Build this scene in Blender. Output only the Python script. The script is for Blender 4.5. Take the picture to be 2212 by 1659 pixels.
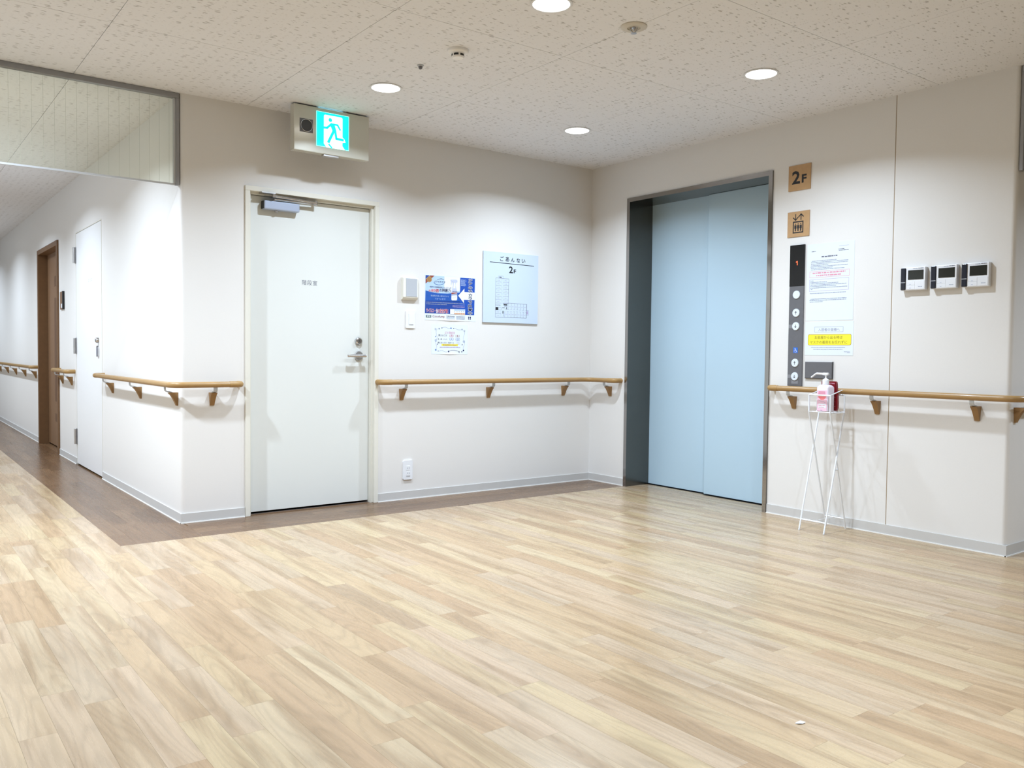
import bpy, bmesh, math, random
from mathutils import Vector, Matrix, Euler
R = math.radians
PI = math.pi
random.seed(7)
scene = bpy.context.scene
for o in list(bpy.data.objects): bpy.data.objects.remove(o)
COL = scene.collection

# ------------------------------------------------------------------ camera
W_PX, H_PX, F_PX = 2212, 1659, 1836.9
CAM_LOC = (-4.6508, -5.1206, 1.0202)
CAM_ROT = (R(87.926), R(-0.6115), R(-37.006))
cd = bpy.data.cameras.new('camera'); cd.sensor_fit = 'HORIZONTAL'; cd.sensor_width = 36.0
cd.lens = F_PX / W_PX * 36.0; cd.clip_start = 0.02; cd.clip_end = 60
cam = bpy.data.objects.new('camera', cd); COL.objects.link(cam)
cam.location = CAM_LOC; cam.rotation_euler = CAM_ROT; scene.camera = cam

# ------------------------------------------------------------------ world, exposure
wd = bpy.data.worlds.new('world'); scene.world = wd; wd.use_nodes = True
wd.node_tree.nodes['Background'].inputs[0].default_value = (0.6, 0.62, 0.65, 1)
wd.node_tree.nodes['Background'].inputs[1].default_value = 0.0
scene.view_settings.view_transform = 'Standard'
scene.view_settings.look = 'None'
scene.view_settings.gamma = 1.0
scene.view_settings.use_curve_mapping = False
scene.view_settings.exposure = 0.0
scene.cycles.max_bounces = 6
scene.cycles.diffuse_bounces = 3
scene.cycles.glossy_bounces = 3
scene.cycles.transmission_bounces = 4
scene.cycles.sample_clamp_indirect = 6.0
scene.cycles.caustics_reflective = False
scene.cycles.caustics_refractive = False
LAMP_W = 26.3
LAMP_SPREAD = R(141)
LAMP_COL = (0.72, 0.85, 1.0)
# downlights: x, y, power factor, label
LAMPS = [(-2.326, -0.835, 0.90, 'lit round ceiling downlight nearest the green exit sign'),
         (-0.895, -0.828, 0.95, 'lit round ceiling downlight nearest the corner beside the elevator'),
         (-2.331, -2.293, 1.0, 'lit round ceiling downlight cut by the top edge of the picture'),
         (-0.900, -2.290, 0.92, 'lit round ceiling downlight in front of the call panel wall'),
         (-4.33, -0.75, 2.0, 'ceiling downlight in front of the glass smoke barrier, left of the picture'),
         (-4.33, -2.60, 0.85, 'ceiling downlight left of the picture, nearer the viewer'),
         (-2.60, -4.60, 2.1, 'unseen downlight added above and behind the viewer to brighten the hall'),  # added fill lamp, never in view; lifts floor, right wall and ceiling
         (1.10, -4.70, 1.6, 'unseen downlight added round the right-hand corner to brighten the wall there'),  # added lamp, out of view; brightens the wall past the right corner
         (-4.25, 0.55, 1.45, 'ceiling downlight in the corridor just behind the smoke barrier'),
         (-4.25, 2.60, 1.4, 'ceiling downlight in the corridor opposite the white door'),
         (-4.25, 4.65, 1.1, 'ceiling downlight in the corridor opposite the brown door'),
         (-4.25, 6.70, 1.1, 'ceiling downlight in the corridor past the brown door'),
         (-4.25, 8.75, 1.0, 'ceiling downlight at the far end of the corridor')]
CORRIDOR_SPREAD = R(146)

# ------------------------------------------------------------------ dimensions
H = 2.5
A = 3.206      # wall_back runs x = -A .. 0 on y = 0; corridor wall on x = -A
B = 3.187      # wall_right runs y = 0 .. -B on x = 0

# ------------------------------------------------------------------ materials
def srgb(r, g, b):
    def f(c):
        c /= 255.0
        return c / 12.92 if c <= 0.04045 else ((c + 0.055) / 1.055) ** 2.4
    return (f(r), f(g), f(b), 1.0)
M = {}
def new_mat(name):
    m = bpy.data.materials.new(name); m.use_nodes = True
    M[name] = m
    return m, m.node_tree.nodes, m.node_tree.links, m.node_tree.nodes['Principled BSDF']
def mat(name, col, rough=0.5, metal=0.0, spec=0.5, noise=0.0, nscale=30.0, emit=None, estr=0.0, coat=0.0):
    m, N, L, b = new_mat(name)
    b.inputs['Base Color'].default_value = col
    b.inputs['Roughness'].default_value = rough
    b.inputs['Metallic'].default_value = metal
    b.inputs['Specular IOR Level'].default_value = spec
    b.inputs['Coat Weight'].default_value = coat
    if emit:
        b.inputs['Emission Color'].default_value = emit
        b.inputs['Emission Strength'].default_value = estr
        m.cycles.emission_sampling = 'NONE'      # the beam lamps do the lighting; these are only seen
    if noise == 0: return m
    tc = N.new('ShaderNodeTexCoord')
    nz = N.new('ShaderNodeTexNoise'); nz.inputs['Scale'].default_value = nscale; nz.inputs['Detail'].default_value = 1
    L.new(tc.outputs['Object'], nz.inputs['Vector'])
    mx = N.new('ShaderNodeMix'); mx.data_type = 'RGBA'
    k = noise
    mx.inputs['A'].default_value = (col[0]*(1-k), col[1]*(1-k), col[2]*(1-k), 1)
    mx.inputs['B'].default_value = (min(1, col[0]*(1+k)), min(1, col[1]*(1+k)), min(1, col[2]*(1+k)), 1)
    L.new(nz.outputs['Fac'], mx.inputs['Factor'])
    L.new(mx.outputs['Result'], b.inputs['Base Color'])
    return m

mat('wallpaper', (0.80, 0.778, 0.750, 1), 0.75, spec=0.25, noise=0.012, nscale=120)
mat('baseboard', srgb(205, 203, 200), 0.5, noise=0.03, nscale=8)
mat('sealant', srgb(245, 243, 238), 0.5)
mat('seam', srgb(170, 150, 122), 0.7)
mat('door_paint', srgb(227, 229, 225), 0.38, noise=0.01, nscale=3)
mat('frame_paint', srgb(230, 227, 216), 0.38, noise=0.01)
mat('white_door', srgb(240, 240, 240), 0.45, noise=0.01)
mat('chrome', (0.60, 0.60, 0.62, 1), 0.16, metal=1.0, noise=0.05)
mat('satin_steel', (0.55, 0.55, 0.56, 1), 0.32, metal=1.0, noise=0.05, nscale=60)
mat('closer_grey', srgb(176, 186, 206), 0.35, metal=0.3)
mat('rail_wood', srgb(166, 130, 80), 0.34, noise=0.08, nscale=25, coat=0.15)
mat('rail_cap', srgb(168, 132, 80), 0.4, noise=0.05)
mat('bracket_wood', srgb(150, 114, 70), 0.5, noise=0.06)
mat('bracket_metal', srgb(190, 192, 194), 0.4, metal=0.35)
mat('ev_steel_dark_reflect', (0.155, 0.145, 0.13, 1), 0.22, metal=1.0, noise=0.06, nscale=4)  # frame steel again, darkened for the dark reflections on its inner faces
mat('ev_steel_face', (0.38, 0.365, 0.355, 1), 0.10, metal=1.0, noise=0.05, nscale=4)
mat('ev_leaf', srgb(186, 212, 228), 0.28, spec=0.5, noise=0.015, nscale=2)
mat('black', (0.006, 0.006, 0.007, 1), 0.5)
mat('gloss_black', (0.004, 0.004, 0.005, 1), 0.25)
mat('ink', (0.012, 0.013, 0.016, 1), 0.6)
mat('ink_grey', srgb(110, 112, 128), 0.7)
mat('ink_light', srgb(150, 158, 180), 0.7)
mat('ink_faint', srgb(205, 208, 216), 0.7)
mat('ink_pale', srgb(190, 196, 214), 0.7)
mat('ink_red', srgb(206, 84, 100), 0.7)
mat('ink_pink', srgb(222, 150, 170), 0.7)
mat('ink_violet', srgb(178, 160, 200), 0.7)
mat('ink_navy', srgb(24, 34, 84), 0.6)
mat('ink_blue', srgb(70, 116, 184), 0.6)
mat('ink_green', srgb(38, 84, 74), 0.6)
mat('ink_brown', srgb(150, 70, 54), 0.6)
mat('ink_olive', srgb(132, 118, 44), 0.6)
mat('ink_gold', srgb(178, 140, 84), 0.5)
mat('ink_orange', srgb(224, 170, 130), 0.6)
mat('print_blue', srgb(32, 88, 176), 0.45, noise=0.12, nscale=25)
mat('print_deep', srgb(30, 70, 156), 0.45, noise=0.15, nscale=25)
mat('print_royal', srgb(24, 78, 178), 0.45)
mat('print_sky', srgb(186, 212, 240), 0.45, noise=0.08, nscale=18)
mat('print_white', srgb(236, 240, 246), 0.45)
mat('print_lav', srgb(196, 202, 228), 0.45)
mat('print_pale', srgb(178, 200, 232), 0.45)
mat('print_yellow', srgb(250, 236, 60), 0.5)
mat('paper', srgb(228, 236, 246), 0.6, noise=0.01)
mat('board', srgb(206, 220, 238), 0.4, noise=0.005)
mat('oak_sign', srgb(188, 150, 106), 0.45, noise=0.10, nscale=35)
mat('panel_grey', srgb(112, 112, 116), 0.4, metal=0.4, noise=0.06, nscale=40)
mat('panel_label', srgb(136, 136, 140), 0.45)
mat('button_white', srgb(224, 232, 240), 0.35)
mat('button_ring', srgb(60, 60, 64), 0.4)
mat('badge_blue', srgb(40, 110, 210), 0.4)
mat('digit_red', (0.8, 0.06, 0.02, 1), 0.5, emit=(1.0, 0.10, 0.03, 1), estr=3.0)
mat('plastic_white', srgb(236, 238, 242), 0.4)
mat('plastic_cream', srgb(236, 234, 224), 0.45)
mat('plastic_grey', srgb(186, 190, 196), 0.5)
mat('plastic_shade', srgb(196, 198, 206), 0.5)
mat('screen_dark', srgb(40, 42, 38), 0.12)
mat('handset', srgb(30, 34, 46), 0.22)
mat('sign_metal', srgb(206, 204, 192), 0.22, metal=0.25, coat=0.3)
mat('sign_green', (0.0, 0.55, 0.42, 1), 0.4, emit=(0.0, 1.0, 0.85, 1), estr=0.95)
mat('sign_white', (0.9, 0.95, 0.95, 1), 0.4, emit=(0.95, 1.0, 1.0, 1), estr=0.9)
mat('sign_slot', (0.6, 0.9, 1.0, 1), 0.4, emit=(0.35, 0.85, 1.0, 1), estr=1.5)
mat('lamp_glow', (1, 1, 1, 1), 0.5, emit=(1.0, 1.0, 1.0, 1), estr=4.0)
mat('lamp_ring', srgb(228, 228, 228), 0.4)
mat('alu', srgb(152, 152, 154), 0.38, metal=0.5, noise=0.04)
mat('alu_light', srgb(198, 200, 202), 0.35, metal=0.4)
mat('wire', srgb(170, 172, 156), 0.5)
mat('brown_frame', srgb(114, 82, 52), 0.45, noise=0.12, nscale=30)
mat('brown_leaf', srgb(128, 96, 68), 0.45, noise=0.10, nscale=30)
mat('brown_groove', srgb(102, 72, 48), 0.45, noise=0.08, nscale=30)
mat('stand_white', srgb(238, 242, 248), 0.35)
mat('bottle_body', srgb(232, 222, 236), 0.35)
mat('label_pink', srgb(244, 200, 218), 0.45)
mat('label_coral', srgb(240, 128, 132), 0.45)
mat('red_plastic', srgb(130, 22, 32), 0.3, noise=0.05)
mat('detector', srgb(244, 242, 240), 0.5)
mat('sprinkler_plate', srgb(206, 198, 184), 0.45)
mat('ceiling_back', srgb(120, 116, 110), 0.9)

def node(N, t, **k):
    n = N.new(t)
    for a, v in k.items(): setattr(n, a, v)
    return n
def math_(N, L, op, a, b=None, clamp=False):
    n = N.new('ShaderNodeMath'); n.operation = op; n.use_clamp = clamp
    for i, v in enumerate((a, b)):
        if v is None: continue
        if isinstance(v, (int, float)): n.inputs[i].default_value = v
        else: L.new(v, n.inputs[i])
    return n.outputs[0]
def ramp(N, L, fac, stops):
    r = N.new('ShaderNodeValToRGB')
    el = r.color_ramp.elements
    while len(el) < len(stops): el.new(0.5)
    for e, (p, c) in zip(el, stops): e.position = p; e.color = c
    L.new(fac, r.inputs[0]); return r.outputs[0]
def mixc(N, L, fac, a, b, mode='MIX'):
    n = N.new('ShaderNodeMix'); n.data_type = 'RGBA'; n.blend_type = mode
    for key, v in (('Factor', fac), ('A', a), ('B', b)):
        s = n.inputs[key] if key != 'Factor' else n.inputs[0]
        if isinstance(v, (int, float)): s.default_value = v
        elif isinstance(v, tuple): s.default_value = v
        else: L.new(v, s)
    return n.outputs['Result']

# wood-look vinyl plank; 'tone' attribute: r = tone, g = grain seed, b = 0 grain along y / 1 along x
def plank_mat(name, stops, dark, rough, streak_dark, value):
    m, N, L, b = new_mat(name)
    at = N.new('ShaderNodeAttribute'); at.attribute_name = 'tone'
    sp = N.new('ShaderNodeSeparateColor'); L.new(at.outputs['Color'], sp.inputs[0])
    geo = N.new('ShaderNodeNewGeometry')
    sx = N.new('ShaderNodeSeparateXYZ'); L.new(geo.outputs['Position'], sx.inputs[0])
    # across / along coordinates
    dif = math_(N, L, 'SUBTRACT', sx.outputs[1], sx.outputs[0])
    swp = math_(N, L, 'MULTIPLY', dif, sp.outputs[2])
    across = math_(N, L, 'ADD', sx.outputs[0], swp)
    along = math_(N, L, 'SUBTRACT', sx.outputs[1], swp)
    seed = math_(N, L, 'MULTIPLY', sp.outputs[1], 53.0)
    def coords(a, l):
        c = N.new('ShaderNodeCombineXYZ')
        L.new(math_(N, L, 'MULTIPLY', across, a), c.inputs[0]); L.new(math_(N, L, 'MULTIPLY', along, l), c.inputs[1]); L.new(seed, c.inputs[2])
        return c.outputs[0]
    n1 = N.new('ShaderNodeTexNoise'); n1.inputs['Scale'].default_value = 1; n1.inputs['Detail'].default_value = 3
    L.new(coords(17, 1.3), n1.inputs['Vector'])
    n2 = N.new('ShaderNodeTexNoise'); n2.inputs['Scale'].default_value = 1; n2.inputs['Detail'].default_value = 5; n2.inputs['Roughness'].default_value = 0.65
    L.new(coords(110, 4), n2.inputs['Vector'])
    # cathedral figure: contour lines of a smooth noise
    n3 = N.new('ShaderNodeTexNoise'); n3.inputs['Scale'].default_value = 1; n3.inputs['Detail'].default_value = 1.2
    L.new(coords(9, 1.1), n3.inputs['Vector'])
    wv = math_(N, L, 'SINE', math_(N, L, 'MULTIPLY', n3.outputs['Fac'], 95.0))
    wv = math_(N, L, 'MULTIPLY', math_(N, L, 'ADD', wv, 1.0), 0.5)
    wv = math_(N, L, 'POWER', wv, 3.0)
    base = ramp(N, L, sp.outputs[0], stops)
    s1 = ramp(N, L, n1.outputs['Fac'], [(0.36, (1, 1, 1, 1)), (0.52, (0.25, 0.25, 0.25, 1)), (0.70, (0, 0, 0, 1))])
    c1 = mixc(N, L, math_(N, L, 'MULTIPLY', s1, streak_dark), base, dark)
    g = math_(N, L, 'MULTIPLY', math_(N, L, 'SUBTRACT', n2.outputs['Fac'], 0.5), 0.20)
    g = math_(N, L, 'SUBTRACT', g, math_(N, L, 'MULTIPLY', wv, 0.115))
    g = math_(N, L, 'ADD', g, 1.02)
    cg = N.new('ShaderNodeCombineColor')
    for i in range(3): L.new(g, cg.inputs[i])
    c2 = mixc(N, L, 1.0, c1, cg.outputs[0], 'MULTIPLY'); c2 = mixc(N, L, 1.0, c2, (value, value*0.935, value*0.83, 1), 'MULTIPLY')
    L.new(c2, b.inputs['Base Color'])
    b.inputs['Roughness'].default_value = rough
    b.inputs['Specular IOR Level'].default_value = 0.5
    r2 = math_(N, L, 'ADD', math_(N, L, 'MULTIPLY', n2.outputs['Fac'], 0.12), rough - 0.06)
    L.new(r2, b.inputs['Roughness'])
    return m
plank_mat('plank_light', [(0.0, srgb(206, 176, 144)), (0.2, srgb(216, 190, 156)), (0.45, srgb(223, 203, 168)), (0.65, srgb(222, 198, 172)), (0.85, srgb(212, 192, 168)), (1.0, srgb(227, 208, 176))],
          srgb(178, 150, 118), 0.27, 0.72, 0.665)
plank_mat('plank_brown', [(0.0, srgb(128, 96, 68)), (0.5, srgb(146, 112, 82)), (1.0, srgb(160, 126, 95))], srgb(112, 82, 58), 0.27, 0.5, 0.57)

# fissured mineral-fibre ceiling tile
def ceiling_mat():
    m, N, L, b = new_mat('ceiling_tile')
    geo = N.new('ShaderNodeNewGeometry')
    wob = N.new('ShaderNodeTexNoise'); wob.inputs['Scale'].default_value = 60; wob.inputs['Detail'].default_value = 2
    L.new(geo.outputs['Position'], wob.inputs['Vector'])
    ad = N.new('ShaderNodeVectorMath'); ad.operation = 'MULTIPLY_ADD'
    L.new(wob.outputs['Color'], ad.inputs[0]); ad.inputs[1].default_value = (0.012, 0.012, 0); L.new(geo.outputs['Position'], ad.inputs[2])
    outs = []
    for sc, th, kp, am in (((20, 62, 0), 0.24, 0.62, 1.0), ((34, 90, 0), 0.22, 0.55, 0.38)):
        mp = N.new('ShaderNodeVectorMath'); mp.operation = 'MULTIPLY'; mp.inputs[1].default_value = sc
        L.new(ad.outputs[0], mp.inputs[0])
        vo = N.new('ShaderNodeTexVoronoi'); vo.voronoi_dimensions = '2D'; vo.inputs['Scale'].default_value = 1
        L.new(mp.outputs[0], vo.inputs['Vector'])
        sp = N.new('ShaderNodeSeparateColor'); L.new(vo.outputs['Color'], sp.inputs[0])
        keep = math_(N, L, 'MULTIPLY', math_(N, L, 'GREATER_THAN', sp.outputs[0], kp), am)
        size = math_(N, L, 'MULTIPLY', math_(N, L, 'ADD', sp.outputs[1], 0.35), th)
        d = math_(N, L, 'SUBTRACT', 1.0, math_(N, L, 'DIVIDE', vo.outputs['Distance'], size), True)
        d = math_(N, L, 'MULTIPLY', d, 2.2, True)
        outs.append(math_(N, L, 'MULTIPLY', d, keep))
    h = math_(N, L, 'MAXIMUM', outs[0], outs[1])
    base = mixc(N, L, math_(N, L, 'MULTIPLY', h, 0.55), (0.835, 0.83, 0.845, 1), (0.27, 0.24, 0.22, 1))
    L.new(base, b.inputs['Base Color'])
    b.inputs['Roughness'].default_value = 0.9; b.inputs['Specular IOR Level'].default_value = 0.2
    bp = N.new('ShaderNodeBump'); bp.inputs['Strength'].default_value = 0.6; bp.inputs['Distance'].default_value = 0.002; bp.invert = True
    L.new(h, bp.inputs['Height']); L.new(bp.outputs['Normal'], b.inputs['Normal'])
ceiling_mat()

# clear, faintly yellow-green barrier glass that lets light through
def glass_mat():
    m, N, L, b = new_mat('barrier_glass')
    N.remove(b)
    out = N['Material Output']
    tr = N.new('ShaderNodeBsdfTransparent'); tr.inputs[0].default_value = (0.965, 0.97, 0.915, 1)
    gl = N.new('ShaderNodeBsdfGlossy'); gl.inputs['Roughness'].default_value = 0.03; gl.inputs[0].default_value = (0.95, 0.97, 0.92, 1)
    df = N.new('ShaderNodeBsdfDiffuse'); df.inputs[0].default_value = (0.75, 0.76, 0.68, 1)
    fr = N.new('ShaderNodeFresnel'); fr.inputs[0].default_value = 1.45
    m1 = N.new('ShaderNodeMixShader'); m1.inputs[0].default_value = 0.05
    L.new(tr.outputs[0], m1.inputs[1]); L.new(df.outputs[0], m1.inputs[2])
    m2 = N.new('ShaderNodeMixShader')
    L.new(math_(N, L, 'MULTIPLY', fr.outputs[0], 0.4), m2.inputs[0]); L.new(m1.outputs[0], m2.inputs[1]); L.new(gl.outputs[0], m2.inputs[2])
    L.new(m2.outputs[0], out.inputs[0])
glass_mat()

# ------------------------------------------------------------------ object helpers
def mesh_from(bm, name, mats):
    me = bpy.data.meshes.new(name)
    bm.normal_update(); bm.to_mesh(me); bm.free()
    for x in (mats if isinstance(mats, (list, tuple)) else [mats]): me.materials.append(M[x])
    return me
def link(name, data, parent=None):
    o = bpy.data.objects.new(name, data); COL.objects.link(o)
    if parent: o.parent = parent
    return o
def obj(name, bm, mats, parent=None, smooth=False, label=None):
    me = mesh_from(bm, name, mats)
    if smooth:
        for p in me.polygons: p.use_smooth = True
        me.set_sharp_from_angle(angle=R(40))
    o = link(name, me, parent)
    if label: o['label'] = label
    return o
def tag(o, label, cat=None, group=None, kind=None):
    o['label'] = label
    if cat: o['category'] = cat
    if group: o['group'] = group
    if kind: o['kind'] = kind
    return o
def thing(name, label, cat, loc=(0, 0, 0), rotz=0.0, group=None, kind=None):
    o = link(name, None); o.location = loc; o.rotation_euler = (0, 0, rotz)
    o.empty_display_size = 0.05
    return tag(o, label, cat, group, kind)
def struct(name, bm, mats, label=None, parent=None):
    o = obj(name, bm, mats, parent); o['kind'] = 'structure'
    if label: o['label'] = label
    return o
def new(): return bmesh.new()
def box(bm, x0, x1, y0, y1, z0, z1, bev=0.0, seg=2, mi=0):
    vs = [bm.verts.new((x, y, z)) for x in (x0, x1) for y in (y0, y1) for z in (z0, z1)]
    fs = [bm.faces.new([vs[i] for i in q]) for q in ((0, 1, 3, 2), (4, 6, 7, 5), (0, 4, 5, 1), (2, 3, 7, 6), (0, 2, 6, 4), (1, 5, 7, 3))]
    for f in fs: f.material_index = mi
    if bev > 0:
        es = list({e for f in fs for e in f.edges})
        r = bmesh.ops.bevel(bm, geom=es, offset=bev, segments=seg, profile=0.5, affect='EDGES')
        for f in r['faces']: f.material_index = mi
    return bm
def bx(*a, **k): return box(new(), *a, **k)
def prism(bm, poly, z0, z1, axis='z', mi=0):
    """poly: list of 2D points; extruded along axis. axis z: (x,y); y: (x,z); x: (y,z)."""
    def P(p, t):
        return (p[0], p[1], t) if axis == 'z' else ((p[0], t, p[1]) if axis == 'y' else (t, p[0], p[1]))
    lo = [bm.verts.new(P(p, z0)) for p in poly]; hi = [bm.verts.new(P(p, z1)) for p in poly]
    n = len(poly)
    fs = [bm.faces.new(lo), bm.faces.new(hi)]
    for i in range(n): fs.append(bm.faces.new((lo[i], lo[(i+1) % n], hi[(i+1) % n], hi[i])))
    for f in fs: f.material_index = mi
    bmesh.ops.recalc_face_normals(bm, faces=fs)
    return bm
def lathe(bm, prof, cx=0, cy=0, cz=0, axis='z', seg=24, mi=0):
    """prof: list of (radius, height along axis)."""
    rings = []
    def P(r, h, a):
        c, s = r*math.cos(a), r*math.sin(a)
        return (cx+c, cy+s, cz+h) if axis == 'z' else ((cx+c, cy+h, cz+s) if axis == 'y' else (cx+h, cy+c, cz+s))
    for r, h in prof:
        if r < 1e-6: rings.append([bm.verts.new(P(0, h, 0))])
        else: rings.append([bm.verts.new(P(r, h, 2*PI*i/seg)) for i in range(seg)])
    fs = []
    for a, b in zip(rings, rings[1:]):
        for i in range(seg):
            j = (i+1) % seg
            if len(a) == 1 and len(b) == 1: continue
            if len(a) == 1: fs.append(bm.faces.new((a[0], b[i], b[j])))
            elif len(b) == 1: fs.append(bm.faces.new((a[i], a[j], b[0])))
            else: fs.append(bm.faces.new((a[i], a[j], b[j], b[i])))
    for r, rev in ((rings[0], True), (rings[-1], False)):
        if len(r) > 1: fs.append(bm.faces.new(r))
    for f in fs: f.material_index = mi
    bmesh.ops.recalc_face_normals(bm, faces=fs)
    return bm
def tube(bm, pts, r, seg=10, mi=0, closed=False):
    pts = [Vector(p) for p in pts]
    n = len(pts); rings = []
    def tang(i):
        if closed: return (pts[(i+1) % n] - pts[i-1]).normalized()
        if i == 0: return (pts[1]-pts[0]).normalized()
        if i == n-1: return (pts[-1]-pts[-2]).normalized()
        return ((pts[i+1]-pts[i]).normalized() + (pts[i]-pts[i-1]).normalized()).normalized()
    t = tang(0)
    up = Vector((0, 0, 1)) if abs(t.z) < 0.9 else Vector((1, 0, 0))
    nrm = (up - t*up.dot(t)).normalized()
    for i in range(n):
        t = tang(i)
        nrm = (nrm - t*nrm.dot(t)).normalized(); bi = t.cross(nrm)
        rr = r[i] if isinstance(r, (list, tuple)) else r
        rings.append([bm.verts.new(pts[i] + (nrm*math.cos(2*PI*k/seg) + bi*math.sin(2*PI*k/seg))*rr) for k in range(seg)])
    fs = []
    rng = range(n) if closed else range(n-1)
    for i in rng:
        a, b = rings[i], rings[(i+1) % n]
        for k in range(seg): fs.append(bm.faces.new((a[k], a[(k+1) % seg], b[(k+1) % seg], b[k])))
    if not closed: fs += [bm.faces.new(rings[0]), bm.faces.new(rings[-1])]
    for f in fs: f.material_index = mi
    bmesh.ops.recalc_face_normals(bm, faces=fs)
    return bm
def fillet(pts, r, seg=6):
    """round the corners of a polyline (3D); r: radius or list per inner corner."""
    pts = [Vector(p) for p in pts]; out = [pts[0]]
    for i in range(1, len(pts)-1):
        a, b, c = pts[i-1], pts[i], pts[i+1]
        rr = r[i-1] if isinstance(r, (list, tuple)) else r
        d1, d2 = (a-b).normalized(), (c-b).normalized()
        ang = d1.angle(d2); t = min(rr/math.tan(ang/2), (a-b).length*0.49 if i > 1 else (a-b).length*0.95, (c-b).length*0.95)
        p0, p1 = b+d1*t, b+d2*t
        rad = t*math.tan(ang/2)
        cen = b + (d1+d2).normalized()*(rad/math.sin(ang/2))
        for k in range(seg+1):
            s = k/seg
            v = (p0-cen).normalized()*math.sin((1-s)*(PI-ang)) + (p1-cen).normalized()*math.sin(s*(PI-ang))
            out.append(cen+v.normalized()*rad)
    out.append(pts[-1]); return out
def rounded_rect(x0, x1, z0, z1, r, seg=4):
    P = []
    for cx, cz, a0 in ((x1-r, z1-r, 0), (x0+r, z1-r, 90), (x0+r, z0+r, 180), (x1-r, z0+r, 270)):
        for k in range(seg+1):
            a = R(a0+90*k/seg); P.append((cx+r*math.cos(a), cz+r*math.sin(a)))
    return P

# flat print on boards and papers: local x = right, local z = up, print lies at y = -(base + layer)
class Print:
    def __init__(s, base): s.v, s.f, s.m, s.mats, s.base = [], [], [], [], base
    def mi(s, m):
        if m not in s.mats: s.mats.append(m)
        return s.mats.index(m)
    def poly(s, pts, m, layer=1):
        n = len(s.v); y = -(s.base + 0.00025*layer)
        ar = sum(pts[i][0]*pts[(i+1) % len(pts)][1]-pts[(i+1) % len(pts)][0]*pts[i][1] for i in range(len(pts)))
        if ar < 0: pts = pts[::-1]
        s.v += [(p[0], y, p[1]) for p in pts]; s.f.append(list(range(n, n+len(pts)))); s.m.append(s.mi(m))
    def rect(s, x0, x1, z0, z1, m, layer=1): s.poly([(x0, z0), (x1, z0), (x1, z1), (x0, z1)], m, layer)
    def disc(s, cx, cz, r, m, layer=1, seg=20, sx=1.0): s.poly([(cx+sx*r*math.cos(2*PI*i/seg), cz+r*math.sin(2*PI*i/seg)) for i in range(seg)], m, layer)
    def line(s, pts, w, m, layer=1):
        for a, b in zip(pts, pts[1:]):
            d = Vector((b[0]-a[0], b[1]-a[1]))
            if d.length < 1e-9: continue
            d.normalize(); nx, nz = -d.y*w/2, d.x*w/2; ex, ez = d.x*w*0.35, d.y*w*0.35
            s.poly([(a[0]+nx-ex, a[1]+nz-ez), (a[0]-nx-ex, a[1]-nz-ez), (b[0]-nx+ex, b[1]-nz+ez), (b[0]+nx+ex, b[1]+nz+ez)], m, layer)
    def frame(s, x0, x1, z0, z1, w, m, layer=1):
        s.rect(x0, x1, z0, z0+w, m, layer); s.rect(x0, x1, z1-w, z1, m, layer)
        s.rect(x0, x0+w, z0+w, z1-w, m, layer); s.rect(x1-w, x1, z0+w, z1-w, m, layer)
    def dashes(s, x0, x1, z, h, m, seed=0, layer=1):
        rd = random.Random(seed); x = x0
        while x < x1:
            w = rd.uniform(0.7, 2.6)*h
            s.rect(x, min(x+w, x1), z-h*rd.uniform(0.32, 0.5), z+h*rd.uniform(0.32, 0.5), m, layer)
            x += w + h*rd.uniform(0.15, 0.45)
    def text(s, body, cx, cz, w, m, layer=1, h=None, bold=0.0, space=1.0, line=1.0):
        """text fitted to width w (and height h when given), centred on cx, cz"""
        c = bpy.data.curves.new('lettering', 'FONT'); c.body = body; c.size = 1; c.resolution_u = 2
        c.offset = bold; c.space_character = space; c.space_line = line; c.align_x = 'CENTER'
        o = bpy.data.objects.new('lettering', c); COL.objects.link(o)
        dg = bpy.context.evaluated_depsgraph_get()
        me = bpy.data.meshes.new_from_object(o.evaluated_get(dg))
        xs = [v.co.x for v in me.vertices]; zs = [v.co.y for v in me.vertices]
        if xs:
            x0, x1, z0, z1 = min(xs), max(xs), min(zs), max(zs)
            sx = w/(x1-x0); sz = h/(z1-z0) if h else sx
            n = len(s.v); y = -(s.base + 0.00025*layer)
            s.v += [(cx+(v.co.x-(x0+x1)/2)*sx, y, cz+(v.co.y-(z0+z1)/2)*sz) for v in me.vertices]
            k = s.mi(m)
            for p in me.polygons: s.f.append([n+i for i in p.vertices]); s.m.append(k)
        bpy.data.objects.remove(o); bpy.data.meshes.remove(me); bpy.data.curves.remove(c)
    def build(s, name, parent):
        me = bpy.data.meshes.new(name); me.from_pydata(s.v, [], s.f)
        for x in s.mats: me.materials.append(M[x])
        for p, i in zip(me.polygons, s.m): p.material_index = i
        return link(name, me, parent)

# ================================================================== SETTING
# ---- rounded outer corner strip helper for wall footprints
def arc(cx, cy, r, a0, a1, n=6): return [(cx+r*math.cos(R(a0+(a1-a0)*i/n)), cy+r*math.sin(R(a0+(a1-a0)*i/n))) for i in range(n+1)]
T = 0.13
RC = 0.022
DX0, DX1, DZ = -2.830, -1.922, 2.02          # stair door opening (outside of frame)
bm = new()
prism(bm, [(DX0, 0), (DX0, T), (-A+T, T), (-A+T, 0.30), (-A, 0.30), (-A, RC)] + arc(-A+RC, RC, RC, 180, 270)[1:], 0, H)
box(bm, DX0, DX1, 0, T, DZ, H)
box(bm, DX1, 0.26, 0, T, 0, H)
struct('wall_back', bm, 'wallpaper', 'off-white wallpapered wall with the stairwell door')
EY0, EY1, EZ = -0.407, -1.725, 2.212         # elevator opening
SEAM = 2.539
bm = new()
box(bm, 0, 0.26, EY0, 0, 0, H)
box(bm, 0, 0.26, EY1, EY0, EZ, H)
box(bm, 0, 0.26, -SEAM+0.0025, EY1, 0, H)
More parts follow.
